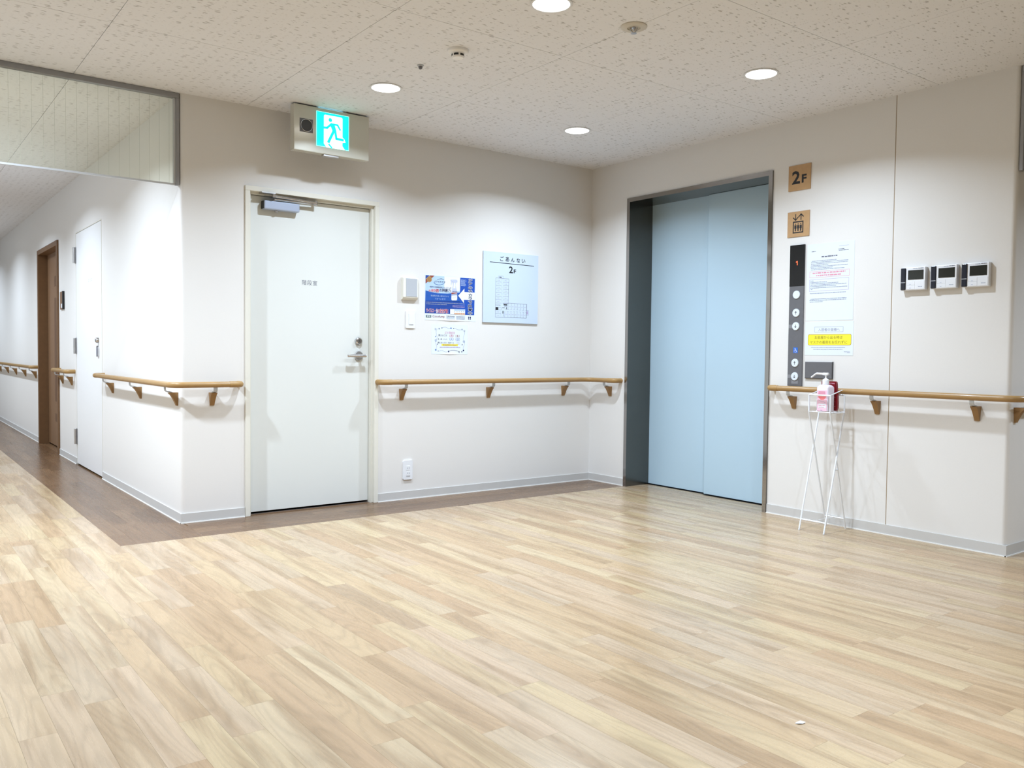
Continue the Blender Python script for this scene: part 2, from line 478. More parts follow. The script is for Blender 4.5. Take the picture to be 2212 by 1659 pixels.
prism(bm, [(0, -SEAM-0.0025), (0, -B+RC)] + arc(RC, -B+RC, RC, 180, 270)[1:] + [(0.6, -B), (0.6, -B+T), (0.26, -B+T), (0.26, -SEAM-0.0025)], 0, H)
struct('wall_right', bm, 'wallpaper', 'off-white wallpapered wall with the elevator, panel and notices')
struct('trim_2', bx(0.0015, 0.02, -SEAM-0.0025, -SEAM+0.0025, 0, H), 'seam', 'thin brown vertical joint in the elevator wall')
struct('wall_far_right', bx(0.6, 4.2, -B, -B+T, 0, H), 'wallpaper', 'shaded wall turning away past the right-hand corner')
C1, C2, CZ = 2.112, 3.150, 2.03              # white corridor door
K1, K2, KZ = 4.000, 5.215, 2.055             # brown door
bm = new()
for y0, y1, z0 in ((0.30, C1, 0), (C1, C2, CZ), (C2, K1, 0), (K1, K2, KZ), (K2, 12.5, 0)): box(bm, -A, -A+T, y0, y1, z0, H)
struct('wall_corridor', bm, 'wallpaper', 'white corridor wall running back on the left')
struct('wall_left', box(box(new(), -6.4, -6.27, -7.4, 0, 0, H), -6.27, -5.15, -0.13, 0, 0, H), 'wallpaper')
struct('wall_corridor_left', bx(-5.28, -5.15, 0, 12.5, 0, H), 'wallpaper')
struct('wall_corridor_end', bx(-5.28, -A+T, 12.5, 12.63, 0, H), 'wallpaper')
struct('wall_front', bx(-6.4, 4.2, -7.53, -7.4, 0, H), 'wallpaper')
struct('wall_end_right', bx(4.2, 4.33, -7.53, -B+T, 0, H), 'wallpaper')

# ---- baseboards
BH, BT = 0.058, 0.006
def baseboard(name, segs, label=None):
    bm = new(); b2 = new()
    for x0, x1, y0, y1 in segs:
        box(bm, x0, x1, y0, y1, 0, BH)
        ex, ey = (0.003, 0) if abs(x1-x0) < abs(y1-y0) else (0, 0.003)
        xa, xb, ya, yb = x0, x1, y0, y1
        if ex: xa -= 0.004
        else: ya -= 0.004
        box(b2, xa, xb, ya, yb, 0, 0.005)
    o = struct(name, bm, 'baseboard', label)
    obj('sealant_line', b2, 'sealant', o)
    return o
baseboard('baseboard_back', [(-A-BT, DX0-0.002, -BT, 0.0), (DX1+0.002, 0, -BT, 0)], 'pale grey vinyl baseboard under the stairwell door wall')
baseboard('baseboard_right', [(-BT, 0, EY0+0.002, -BT), (-BT, 0, -B, EY1-0.002)], 'pale grey vinyl baseboard under the elevator wall')
baseboard('baseboard_far_right', [(-BT, 4.2, -B-BT, -B)], 'pale grey vinyl baseboard around the right-hand corner')
baseboard('baseboard_corridor', [(-A-BT, -A, 0, C1), (-A-BT, -A, C2+0.01, K1), (-A-BT, -A, K2, 12.5)], 'pale grey vinyl baseboard along the corridor wall')

# ---- ceiling: backing slab and individual tiles
ceil = struct('ceiling', bx(-6.4, 4.33, -7.53, 12.63, H+0.012, H+0.10), 'ceiling_back', 'mineral-fibre tile ceiling with dark fissures')
TS = 0.9435
gx0, gy0 = -1.872, -0.892
def tile_mesh(w, d):
    bm = bx(-w/2, w/2, -d/2, d/2, 0, 0.012)
    return mesh_from(bm, 'ceiling_tile', 'ceiling_tile')
tile_full = tile_mesh(TS-0.0022, TS-0.0022)
rest = new(); nt = 0
def rot_in_view(x, y, z):
    d = Euler(CAM_ROT).to_matrix().transposed() @ (Vector((x, y, z))-Vector(CAM_LOC))
    if d.z > -0.05: return None
    return (W_PX/2+F_PX*d.x/-d.z, H_PX/2-F_PX*d.y/-d.z)
def seen(x0, x1, y0, y1, z, m=0):
    P = [rot_in_view(x, y, z) for x in (x0, (x0+x1)/2, x1) for y in (y0, (y0+y1)/2, y1)]
    return any(p and -m < p[0] < W_PX+m and -m < p[1] < H_PX+m for p in P)
for i in range(-6, 8):
    for j in range(-8, 15):
        x0, x1 = gx0+i*TS, gx0+(i+1)*TS; y0, y1 = gy0+j*TS, gy0+(j+1)*TS
        x0, x1, y0, y1 = max(x0, -6.27), min(x1, 4.2), max(y0, -7.4), min(y1, 12.5)
        if x1-x0 < 0.02 or y1-y0 < 0.02: continue
        # keep to the open rooms
        hall = y0 < 0 and not (x0 > -0.001 and y0 > -B-0.001)
        corr = y1 > 0 and x0 < -A and x1 > -5.15
        if not (hall or corr): continue
        if y0 > -0.001 and x1 > -A: x1 = -A+0.06
        if y1 > 0 and x0 > -A+0.05: y1 = 0.06
        if x0 < -0.01 and x1 > 0 and y0 > -B: x1 = 0.06
        if seen(x0, x1, y0, y1, H):
            full = abs(x1-x0-TS) < 1e-6 and abs(y1-y0-TS) < 1e-6
            o = link('ceiling_tile', tile_full if full else tile_mesh(x1-x0-0.0022, y1-y0-0.0022), ceil)
            o.location = ((x0+x1)/2, (y0+y1)/2, H)
        else: box(rest, x0+0.0011, x1-0.0011, y0+0.0011, y1-0.0011, H, H+0.012)
o = obj('ceiling_tiles', rest, 'ceiling_tile', ceil); o['kind'] = 'stuff'

# ---- floor: slab, pale planks, brown border
floor = struct('floor', bx(-6.4, 4.33, -7.53, 12.63, -0.10, -0.004), 'plank_light', 'pale oak-look plank floor of the hall')
border = struct('trim_1', bx(-A-0.424, -A, 0.0, 12.5, -0.0042, -0.0038), 'plank_brown', 'dark brown wood-look border strip along the walls')
BX, BY = -A-0.424, -0.415                    # inner edges of the border
def plank_faces(bm, lay, x0, x1, y0, y1, tone, ox=0, oy=0):
    n0 = len(bm.verts)
    box(bm, x0-ox, x1-ox, y0-oy, y1-oy, -0.004, 0.0)
    bm.verts.ensure_lookup_table()
    for v in bm.verts[n0:]: v[lay] = tone
def px_area(x0, x1, y0, y1):
    P = [rot_in_view(*c, 0) for c in ((x0, y0), (x1, y0), (x1, y1), (x0, y1))]
    if any(p is None for p in P): return 0
    if not any(-20 < p[0] < W_PX+20 and -20 < p[1] < H_PX+20 for p in P): return 0
    a = sum(P[i][0]*P[(i+1) % 4][1]-P[(i+1) % 4][0]*P[i][1] for i in range(4))
    return abs(a)/2
def lay_planks(parent, cells, mname, limit):
    cells = sorted(cells, key=lambda c: -px_area(*c[:4]))
    rest = new(); lay = rest.verts.layers.float_color.new('tone')
    nr = 0
    for k, (x0, x1, y0, y1, tone) in enumerate(cells):
        if k < limit and px_area(x0, x1, y0, y1) > 150:
            bm = new(); l2 = bm.verts.layers.float_color.new('tone')
            cx, cy = (x0+x1)/2, (y0+y1)/2
            plank_faces(bm, l2, x0, x1, y0, y1, tone, cx, cy)
            o = obj('plank', bm, mname, parent); o.location = (cx, cy, 0)
        else:
            plank_faces(rest, lay, x0, x1, y0, y1, tone); nr += 1
    if nr:
        o = obj('planks', rest, mname, parent); o['kind'] = 'stuff'
    else: rest.free()
rd = random.Random(11)
PW, G = 0.0915, 0.00018
def rows(x0, x1, y0, y1, along_y, cells, lo=0.5, hi=0.98):
    a0, a1, l0, l1 = (x0, x1, y0, y1) if along_y else (y0, y1, x0, x1)
    n = max(1, round((a1-a0)/PW)); w = (a1-a0)/n
    for i in range(n):
        p = l0 - rd.uniform(0, hi)
        while p < l1:
            L_ = rd.uniform(lo, hi); s, e = max(p, l0), min(p+L_, l1); p += L_
            if e-s < 0.01: continue
            t = (rd.random(), rd.random(), 0.0 if along_y else 1.0, 1.0)
            u0, u1 = a0+i*w+G, a0+(i+1)*w-G
            cells.append((u0, u1, s+G, e-G, t) if along_y else (s+G, e-G, u0, u1, t))
cells = []
rows(BX, 0, -7.4, BY, True, cells)                       # hall in front of the border
rows(0, 0.262, EY1, EY0, True, cells, 0.3, 0.8)          # elevator threshold
rows(-6.27, BX, -7.4, 0, True, cells)                    # left part of the hall
rows(-5.15, BX, 0, 12.5, True, cells)                    # corridor
rows(0, 4.2, -7.4, -B, True, cells)                      # right-hand passage
lay_planks(floor, cells, 'plank_light', 300)
cells = []
rows(BX, -A+0.006, BY, 12.5, True, cells, 0.4, 0.9)
rows(-A+0.006, 0, BY, 0.0, False, cells, 0.4, 0.9)
rows(DX0+0.03, DX1-0.03, 0.0, 0.10, False, cells, 0.4, 0.9)
rows(-A+0.006, -A+0.125, K1+0.055, K2-0.055, True, cells, 0.4, 0.9)
lay_planks(border, cells, 'plank_brown', 300)

# ================================================================== DOORS
# ---- stairwell door (door_1): local origin at opening centre on the wall face
d1c = (DX0+DX1)/2; dw = (DX1-DX0)/2
d1 = thing('door_1', 'off-white flush steel stairwell door with a closer and lever handle', None, (d1c, 0, 0), 0, kind='structure')
FR, YF = 0.030, -0.012
def jamb(s):
    bm = new()
    xo = s*dw; xi = s*(dw-FR); xs = s*(dw-FR-0.013)
    box(bm, min(xo, xi), max(xo, xi), YF, 0.10, 0, DZ-FR, bev=0.002, seg=1)
    box(bm, min(xi, xs), max(xi, xs), 0.018, 0.10, 0, DZ-FR-0.013)
    return bm
obj('door_jamb', jamb(-1), 'frame_paint', d1); obj('door_jamb', jamb(1), 'frame_paint', d1)
bm = bx(-dw, dw, YF, 0.10, DZ-FR, DZ, bev=0.002, seg=1); box(bm, -dw+FR, dw-FR, 0.018, 0.10, DZ-FR-0.013, DZ-FR)
obj('door_head', bm, 'frame_paint', d1)
LY = 0.052                                              # face of the leaf
lx0, lx1 = -dw+FR+0.015, dw-FR-0.015
leaf = obj('door_leaf', bx(lx0, lx1, LY, LY+0.04, 0.014, DZ-FR-0.016, bev=0.001, seg=1), 'door_paint', d1)
obj('threshold', bx(-dw+FR, dw-FR, 0.048, 0.10, 0, 0.003), 'satin_steel', d1)
p = Print(-LY); p.text('階段室', -2.389-d1c, 1.459, 0.103, 'ink_grey', bold=0.005, space=1.15); p.build('lettering', d1)
# lock and lever
lk = obj('lock_cylinder', lathe(new(), [(0.0, -0.020), (0.017, -0.020), (0.024, -0.014), (0.025, 0.0)], -2.042-d1c, LY, 1.09, 'y', 24), 'chrome', d1, True)
obj('keyhole', bx(-2.042-d1c-0.002, -2.042-d1c+0.002, LY-0.0205, LY-0.0198, 1.083, 1.097), 'black', lk)
hx = -2.040-d1c
obj('rosette', lathe(new(), [(0.0, -0.010), (0.028, -0.010), (0.031, -0.006), (0.032, 0.0)], hx, LY, 0.992, 'y', 28), 'satin_steel', d1, True)
bm = tube(new(), [(hx, LY-0.008, 0.992), (hx, LY-0.05, 0.992)], 0.011, 14)
tube(bm, fillet([(hx+0.03, LY-0.050, 0.992), (hx-0.09, LY-0.052, 0.992), (hx-0.102, LY-0.046, 0.992)], 0.01, 4), 0.0105, 14)
obj('lever_handle', bm, 'chrome', d1, True)
# closer
cb = obj('closer_body', bx(-2.708-d1c, -2.478-d1c, LY-0.052, LY, 1.892, 1.945, bev=0.006), 'closer_grey', d1)
obj('adjusting_knob', lathe(new(), [(0.011, 0.0), (0.011, -0.012), (0.0, -0.012)], -2.622-d1c, LY-0.028, 1.892, 'z', 14), 'satin_steel', cb, True)
obj('closer_end_cap', bx(-2.7105-d1c, -2.7065-d1c, LY-0.047, LY-0.004, 1.895, 1.942), 'black', cb)
bm = tube(new(), [(-2.635-d1c, LY-0.028, 1.945), (-2.635-d1c, LY-0.028, 1.960)], 0.009, 12)
box(bm, -2.645-d1c, -2.360-d1c, LY-0.055, LY-0.030, 1.953, 1.960, bev=0.001, seg=1)
obj('closer_arm', bm, 'chrome', d1)
bm = tube(new(), [(-2.655-d1c, LY-0.075, 1.970), (-2.368-d1c, LY-0.050, 1.966)], 0.0075, 12)
tube(bm, [(-2.655-d1c, LY-0.075, 1.962), (-2.655-d1c, LY-0.075, 1.988)], 0.009, 12)
tube(bm, [(-2.368-d1c, LY-0.046, 1.952), (-2.368-d1c, LY-0.046, 1.976)], 0.010, 12)
obj('closer_rod', bm, 'chrome', d1, True)
obj('closer_bracket', bx(-2.735-d1c, -2.648-d1c, LY-0.085, LY-0.02, 1.983, 1.989), 'satin_steel', d1)

# ---- elevator entrance (door_2): local x = world -y, local y = into the wall
ec = (EY0+EY1)/2; ew = (EY0-EY1)/2
ev = thing('door_2', 'pale blue two-panel elevator door in a grey stainless steel frame', None, (0, ec, 0), -PI/2, kind='structure')
FW, PR = 0.030, 0.010
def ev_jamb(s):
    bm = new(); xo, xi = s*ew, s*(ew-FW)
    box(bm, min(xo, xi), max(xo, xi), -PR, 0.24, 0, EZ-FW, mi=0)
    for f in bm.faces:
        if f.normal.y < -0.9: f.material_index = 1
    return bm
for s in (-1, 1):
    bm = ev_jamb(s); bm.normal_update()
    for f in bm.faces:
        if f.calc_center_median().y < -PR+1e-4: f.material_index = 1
    obj('elevator_jamb', bm, ['ev_steel_dark_reflect', 'ev_steel_face'], ev)
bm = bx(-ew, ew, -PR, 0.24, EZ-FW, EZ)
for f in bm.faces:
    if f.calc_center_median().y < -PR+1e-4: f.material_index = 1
obj('elevator_header', bm, ['ev_steel_dark_reflect', 'ev_steel_face'], ev)
split = 1.022+ec
obj('elevator_leaf', bx(-ew+FW-0.02, split+0.02, 0.242, 0.262, 0.007, EZ-FW+0.02, bev=0.001, seg=1), 'ev_leaf', ev, label='rear sliding leaf, on the left')
obj('elevator_leaf', bx(split, ew-FW+0.02, 0.208, 0.232, 0.007, EZ-FW-0.0005, bev=0.002, seg=1), 'ev_leaf', ev, label='front sliding leaf, on the right')
bm = bx(-ew+FW, split, 0.226, 0.262, -0.003, 0.0012); box(bm, split, ew-FW, 0.194, 0.262, -0.003, 0.0012)
obj('sill_gap_shade', bm, 'black', ev)  # black strip; darkness of the gap under the leaves put in as colour
obj('shaft_light_block', bx(-ew, ew, 0.27, 0.29, 0, EZ+0.05), 'black', ev)  # unseen black sheet added behind the leaves to stop light leaking

# ---- white corridor door (door_3): local x = world -y
c3 = (C1+C2)/2; cw = (C2-C1)/2
d3 = thing('door_3', 'white flush corridor door with three steel hinges, left of the corner', None, (-A, c3, 0), -PI/2, kind='structure')
bm = bx(-cw, -cw+0.008, -0.002, 0.10, 0, CZ); box(bm, cw-0.008, cw, -0.002, 0.10, 0, CZ); box(bm, -cw+0.008, cw-0.008, -0.002, 0.10, CZ-0.008, CZ)
obj('door_frame', bm, 'frame_paint', d3)
obj('door_leaf', bx(-cw+0.011, cw-0.011, -0.001, 0.038, 0.014, CZ-0.012), 'white_door', d3)
for z0, z1 in ((1.765, 1.905), (0.975, 1.114), (0.180, 0.317)):
    hy = -cw-0.002
    bm = lathe(new(), [(0.010, 0), (0.0115, 0.003), (0.0115, (z1-z0)/2-0.001), (0.0095, (z1-z0)/2), (0.0115, (z1-z0)/2+0.001), (0.0115, z1-z0-0.003), (0.010, z1-z0)], hy, -0.0135, z0, 'z', 14)
    box(bm, hy-0.032, hy, -0.0035, -0.001, z0, z1); box(bm, hy, hy+0.030, -0.0045, -0.002, z0, z1)
    obj('hinge', bm, 'satin_steel', d3)
u = -(2.245-c3)
obj('lock_cylinder', lathe(new(), [(0.0, -0.022), (0.015, -0.022), (0.020, -0.016), (0.022, 0.0)], u, -0.001, 1.088, 'y', 20), 'chrome', d3, True)
h3 = obj('flush_handle', prism(new(), rounded_rect(u-0.026, u+0.026, 0.955, 1.045, 0.025), -0.012, -0.001, 'y'), 'chrome', d3)
obj('handle_recess', prism(new(), rounded_rect(u-0.016, u+0.016, 0.968, 1.032, 0.0155), -0.0125, -0.0115, 'y'), 'ink_grey', h3)
p = Print(0.0012)
for k, du in enumerate((-0.075, -0.012, 0.048)):
    uu = -(2.527-c3)+du
    p.rect(uu-0.016, uu+0.014, 1.588, 1.591, 'ink_faint'); p.rect(uu-0.004, uu+0.002, 1.566, 1.598, 'ink_faint', 2); p.rect(uu-0.014, uu+0.016, 1.572, 1.575, 'ink_faint', 3)
p.build('lettering', d3)

# ---- brown corridor door (door_4)
c4 = (K1+K2)/2; kw = (K2-K1)/2
d4 = thing('door_4', 'brown wood-grain sliding door in a dark brown frame down the corridor', None, (-A, c4, 0), -PI/2, kind='structure')
for s in (-1, 1):
    bm = bx(min(s*kw, s*(kw-0.055)), max(s*kw, s*(kw-0.055)), -0.016, 0.125, 0, KZ-0.05, bev=0.002, seg=1)
    obj('door_jamb', bm, 'brown_frame', d4)
obj('door_head', bx(-kw, kw, -0.016, 0.125, KZ-0.05, KZ, bev=0.002, seg=1), 'brown_frame', d4)
lf = bx(-kw+0.075, kw-0.04, 0.075, 0.11, 0.015, KZ-0.04)
lf = obj('door_leaf', lf, 'brown_leaf', d4)
gu = -(4.69-c4)
for z0, z1 in ((1.655, 1.760), (0.475, 1.540), (0.265, 0.350)):
    obj('slit_window', bx(gu-0.05, gu+0.05, 0.0735, 0.076, z0, z1), 'brown_groove', lf)
obj('dark_gap', bx(-kw+0.055, -kw+0.085, 0.082, 0.12, 0, KZ-0.05), 'black', d4)

# ================================================================== HANDRAILS
RZ, RO, RR = 0.8165, 0.072, 0.0172
def handrail(label, corners, nrm, brackets, start_return=True, end_return=True):
    """corners: wall-line points [(x,y)...] of the rail axis; nrm: outward normal of the wall for each run.
    brackets: list of (x, y, normal) on the wall plane."""
    c0 = corners[0]
    L0 = Vector((c0[0]-nrm[0][0]*RO, c0[1]-nrm[0][1]*RO, 0.0))
    root = thing('handrail', label, 'handrail', L0, 0, 'wood-look wall handrails')
    P = [Vector((x, y, RZ)) - L0 for x, y in corners]
    run0 = (P[1]-P[0]).normalized(); runN = (P[-1]-P[-2]).normalized()
    n0 = Vector((*nrm[0], 0)); n1 = Vector((*nrm[-1], 0))
    cap = 0.075
    main = [P[0]+run0*cap*0.8] + P[1:-1] + [P[-1]-runN*cap*0.8]
    obj('rail', tube(new(), fillet(main, 0.075, 8) if len(main) > 2 else main, RR, 20), 'rail_wood', root, True)
    for end, d, n, do in ((P[0], run0, n0, start_return), (P[-1], -runN, n1, end_return)):
        if not do: continue
        pts = fillet([end+d*cap, end, end-n*RO], 0.034, 7)
        obj('end_return', tube(new(), pts, RR+0.0012, 20), 'rail_cap', root, True)
    for x, y, n in brackets:
        n = Vector((*n, 0)); t = Vector((-n.y, n.x, 0))
        o = Vector((x, y, 0)) - L0
        def W(a, b, z): return tuple(o + t*a + n*b + Vector((0, 0, z)))
        # wooden wedge: straight back on the wall, concave front edge
        prof = [(0.0, 0.690), (0.0, 0.768), (0.052, 0.768)] + [(0.052-0.043*(q/6)**0.72, 0.764-0.072*q/6) for q in range(6)] + [(0.009, 0.690)]
        bm = new(); hw_t, hw_b = 0.0175, 0.0125
        lo, hi = [], []
        for b, z in prof:
            k = (z-0.690)/0.078; hw = hw_b+(hw_t-hw_b)*k
            lo.append(bm.verts.new(W(-hw, b, z))); hi.append(bm.verts.new(W(hw, b, z)))
        fs = [bm.faces.new(lo), bm.faces.new(hi)]
        for i in range(len(prof)): j = (i+1) % len(prof); fs.append(bm.faces.new((lo[i], lo[j], hi[j], hi[i])))
        bmesh.ops.recalc_face_normals(bm, faces=fs)
        br = obj('bracket', bm, 'bracket_wood', root)
        # metal arm: flat bar curving out and up
        path = fillet([Vector((0, 0.032, 0.768)), Vector((0, 0.046, 0.7725)), Vector((0, RO, 0.7755)), Vector((0, RO, RZ-RR+0.003))], 0.02, 4)
        bm = new(); ringsA = []
        for i, q in enumerate(path):
            a = path[max(0, i-1)]; c = path[min(len(path)-1, i+1)]
            tg = (c-a).normalized(); nn = Vector((0, -tg.z, tg.y))*0.003
            ringsA.append([bm.verts.new(W(sx*0.011, q.y+sg*nn.y, q.z+sg*nn.z)) for sx, sg in ((-1, -1), (1, -1), (1, 1), (-1, 1))])
        fs = []
        for a, c in zip(ringsA, ringsA[1:]):
            for k in range(4): fs.append(bm.faces.new((a[k], a[(k+1) % 4], c[(k+1) % 4], c[k])))
        fs += [bm.faces.new(ringsA[0]), bm.faces.new(ringsA[-1])]
        bmesh.ops.recalc_face_normals(bm, faces=fs)
        obj('bracket_arm', bm, 'bracket_metal', br)
    return root
NB, NR = (0, -1), (-1, 0)        # outward normals of the back wall / the walls facing -x
handrail('wood-look handrail wrapping the white outer corner left of the stairwell door',
         [(-2.872, -RO), (-A-RO, -RO), (-A-RO, 2.035)], [NB, NR],
         [(-3.030, 0, NB), (-A, 0.075, NR), (-A, 0.92, NR), (-A, 1.735, NR)])
handrail('wood-look handrail bending through the corner between stairwell door and elevator',
         [(-1.930, -RO), (-RO, -RO), (-RO, -0.362)], [NB, NR],
         [(-1.742, 0, NB), (-1.010, 0, NB), (-0.285, 0, NB), (0, -0.245, NR)])
handrail('wood-look handrail below the call panel, behind the sanitizer stand',
         [(-RO, -1.768), (-RO, -B-RO), (2.2, -B-RO)], [NR, NB],
         [(0, -1.917, NR), (0, -2.473, NR), (0, -3.030, NR), (0.062, -B, NB), (0.80, -B, NB), (1.60, -B, NB)])
handrail('short wood-look handrail between the brown door and the white corridor door',
         [(-A-RO, 3.22), (-A-RO, 3.93)], [NR, NR], [(-A, 3.35, NR), (-A, 3.80, NR)])
handrail('wood-look handrail running down the corridor beyond the brown door',
         [(-A-RO, 5.26), (-A-RO, 12.2)], [NR, NR], [(-A, 5.42+0.78*i, NR) for i in range(9)])

# ================================================================== SMOKE BARRIERS
def smoke_barrier(label, loc, rotz, length, nwires):
    """hangs from the ceiling; local x runs from the corner outwards, local y thickness"""
    root = thing('smoke_barrier', label, 'smoke barrier', loc, rotz, 'wired glass smoke barriers')
    z0, z1 = 1.972-H, 0.0
    obj('top_rail', bx(0.0, length, -0.019, 0.019, z1-0.030, z1, bev=0.003), 'alu', root)
    bm = bx(0.0, 0.018, -0.019, 0.019, z0, z1-0.030, bev=0.002)
    ep = obj('end_post', bm, 'alu', root)
    obj('glazing_bead', bx(0.018, 0.030, -0.009, 0.009, z0+0.010, z1-0.030), 'alu_light', ep)
    obj('bottom_rail', bx(0.018, length, -0.006, 0.006, z0, z0+0.010), 'alu_light', root)
    obj('glass_pane', bx(0.030, length, -0.0034, 0.0034, z0+0.010, z1-0.030), 'barrier_glass', root)
    bm = new()
    for i in range(nwires):
        x = 0.052+i*0.0535
        box(bm, x-0.00028, x+0.00028, -0.00028, 0.00028, z0+0.010, z1-0.030)
    o = obj('glass_wires', bm, 'wire', root); o['kind'] = 'stuff'
    return root
smoke_barrier('wired glass smoke barrier in a grey frame across the corridor mouth', (-A-0.003, 0.028, H), PI, 1.92, 35)
smoke_barrier('grey framed smoke barrier at the right edge of the picture', (0.028, -B-0.003, H), -PI/2, 4.2, 70)

# ================================================================== CEILING FIXTURES
def make_downlight():
    root = thing('downlight', 'x', 'downlight', group='round recessed ceiling downlights')
    bm = lathe(new(), [(0.083, 0.0), (0.090, -0.0015), (0.090, -0.004), (0.086, -0.006), (0.080, -0.005), (0.078, -0.0005)], 0, 0, 0, 'z', 40)
    obj('trim_ring', bm, 'lamp_ring', root, True)
    obj('diffuser', lathe(new(), [(0.079, -0.0012), (0.079, -0.0030), (0.0, -0.0032)], 0, 0, 0, 'z', 40), 'lamp_glow', root)
    return root
def copy_tree(o, parent=None):
    c = o.copy(); COL.objects.link(c); c.parent = parent
    for ch in o.children: copy_tree(ch, c)
    return c
lamp0 = make_downlight()
for i, (x, y, k, label) in enumerate(LAMPS):
    o = lamp0 if i == 0 else copy_tree(lamp0)
    o.location = (x, y, H); o['label'] = label
for i, (x, y, k, label) in enumerate(LAMPS):
    ld = bpy.data.lights.new('downlight_beam', 'AREA'); ld.shape = 'DISK'; ld.size = 0.10
    ld.energy = LAMP_W*k; ld.color = LAMP_COL; ld.spread = CORRIDOR_SPREAD if y > 0 else LAMP_SPREAD
    lo = bpy.data.objects.new('downlight_beam', ld); COL.objects.link(lo); lo.location = (x, y, H-0.0075)

sd = thing('smoke_detector', 'round white smoke detector with dark side slots on the ceiling', 'smoke detector', (-2.336, -1.584, H))
obj('base', lathe(new(), [(0.052, 0.0), (0.052, -0.010), (0.050, -0.014), (0.046, -0.016), (0.0, -0.016)], 0, 0, 0, 'z', 36), 'detector', sd, True)
obj('chamber', lathe(new(), [(0.034, -0.016), (0.031, -0.020), (0.031, -0.034), (0.026, -0.040), (0.0, -0.042)], 0, 0, 0, 'z', 36), 'detector', sd, True)
for k in range(6):
    a0 = R(60*k+18)
    bm = new(); lo_, hi_ = [], []
    for j in range(7):
        a = a0+R(44)*j/6
        lo_.append((a, -0.0325)); hi_.append((a, -0.0225))
    vs1 = [bm.verts.new((0.0316*math.cos(a), 0.0316*math.sin(a), z)) for a, z in lo_]; vs2 = [bm.verts.new((0.0316*math.cos(a), 0.0316*math.sin(a), z)) for a, z in hi_]
    for j in range(6): bm.faces.new((vs1[j], vs1[j+1], vs2[j+1], vs2[j]))
    obj('slot', bm, 'black', sd)

sp = thing('sprinkler_head', 'round beige sprinkler plate with a small metal head on the ceiling', 'sprinkler', (-1.880, -2.332, H))
obj('cover_plate', lathe(new(), [(0.060, 0.0), (0.060, -0.004), (0.054, -0.008), (0.030, -0.009), (0.028, -0.004), (0.0, -0.004)], 0, 0, 0, 'z', 36), 'sprinkler_plate', sp, True)
bm = lathe(new(), [(0.010, -0.004), (0.008, -0.012), (0.004, -0.018), (0.0, -0.018)], 0, 0, 0, 'z', 14)
for s in (-1, 1): tube(bm, [(s*0.012, s*-0.010, -0.006), (s*0.011, s*-0.009, -0.018), (0, 0, -0.030)], 0.0028, 8)
hd = obj('head', bm, 'chrome', sp, True)
obj('deflector', lathe(new(), [(0.013, -0.0300), (0.014, -0.0315), (0.0, -0.0325)], 0, 0, 0, 'z', 16), 'satin_steel', sp, True)

cs = thing('ceiling_sensor', 'tiny dark grey sensor on the ceiling beside the smoke detector', 'sensor', (-2.367, -1.280, H))
obj('collar', lathe(new(), [(0.017, 0.0), (0.017, -0.004), (0.014, -0.007), (0.0, -0.007)], 0, 0, 0, 'z', 20), 'plastic_grey', cs, True)
obj('lens', lathe(new(), [(0.011, -0.007), (0.010, -0.016), (0.006, -0.021), (0.0, -0.022)], 0, 0, 0, 'z', 16), 'panel_grey', cs, True)

# ================================================================== EXIT SIGN
sx0, sx1, sz0, sz1 = -2.625, -2.130, 2.220, 2.492
es = thing('exit_sign', 'lit green and white running-man exit sign hung above the stairwell door', 'exit sign', ((sx0+sx1)/2, -0.230, sz0))
sw, sh, sy = (sx1-sx0)/2, sz1-sz0, -0.027
obj('housing', bx(-sw, sw, sy, 0.030, 0, sh, bev=0.003), 'sign_metal', es)
obj('ceiling_mount', bx(-0.10, 0.10, -0.015, 0.015, sh-0.001, H-sz0), 'plastic_grey', es)
obj('light_slot', bx(-0.09, 0.07, sy+0.003, sy+0.010, sh-0.0005, sh+0.0006), 'sign_slot', es)
px0, px1 = -2.484-es.location.x, -2.269-es.location.x
pz0, pz1 = 2.261-sz0, 2.471-sz0
pan = obj('lit_panel', bx(px0, px1, sy-0.003, sy+0.001, pz0, pz1), 'sign_green', es)
def S(x, y):
    u = (x-355)/1040; top = 120+205*u; bot = 1285+175*u; v = (bot-y)/(bot-top)
    return (px0+u*(px1-px0), pz0+v*(pz1-pz0))
p = Print(-sy+0.003)
p.poly([S(*q) for q in ((590, 300), (600, 268), (630, 258), (1130, 352), (1165, 368), (1185, 400), (1185, 1010), (1250, 1085), (1285, 1190), (1185, 1195), (1180, 1300), (1268, 1440), (672, 1338), (588, 1210))], 'sign_white', 1)
p.frame(px0+0.0005, px1-0.0005, pz0+0.0005, pz1-0.0005, 0.0014, 'sign_white', 1)
pu = 1.22*0.215/1040
p.disc(*S(793, 437), 0.0118, 'sign_green', 2)
p.line([S(588, 682), S(692, 692), S(830, 570)], 52*pu, 'sign_green', 2)
p.poly([S(*q) for q in ((795, 560), (840, 548), (915, 562), (940, 640), (985, 800), (975, 850), (900, 850), (860, 800), (850, 760), (800, 640))], 'sign_green', 3)
p.line([S(880, 580), S(1025, 608), S(1105, 765)], 44*pu, 'sign_green', 2)
p.line([S(905, 800), S(738, 1160)], 66*pu, 'sign_green', 2)
p.line([S(948, 800), S(988, 1058), S(1200, 1105)], 58*pu, 'sign_green', 2)
p.line([S(752, 1245), S(838, 1355)], 40*pu, 'sign_green', 2)
o = p.build('pictogram', es)
mx0, mx1, mz0, mz1 = -2.589-es.location.x, -2.505-es.location.x, 2.331-sz0, 2.411-sz0
mw = obj('monitor_window', bx(mx0, mx1, sy-0.0015, sy+0.001, mz0, mz1), 'panel_grey', es)
mcx, mcz = (mx0+mx1)/2, (mz0+mz1)/2
obj('monitor_lens', lathe(new(), [(0.0345, -0.0002), (0.0345, -0.0030), (0.0, -0.0031)], mcx, sy-0.0012, mcz, 'y', 30), 'button_ring', mw)
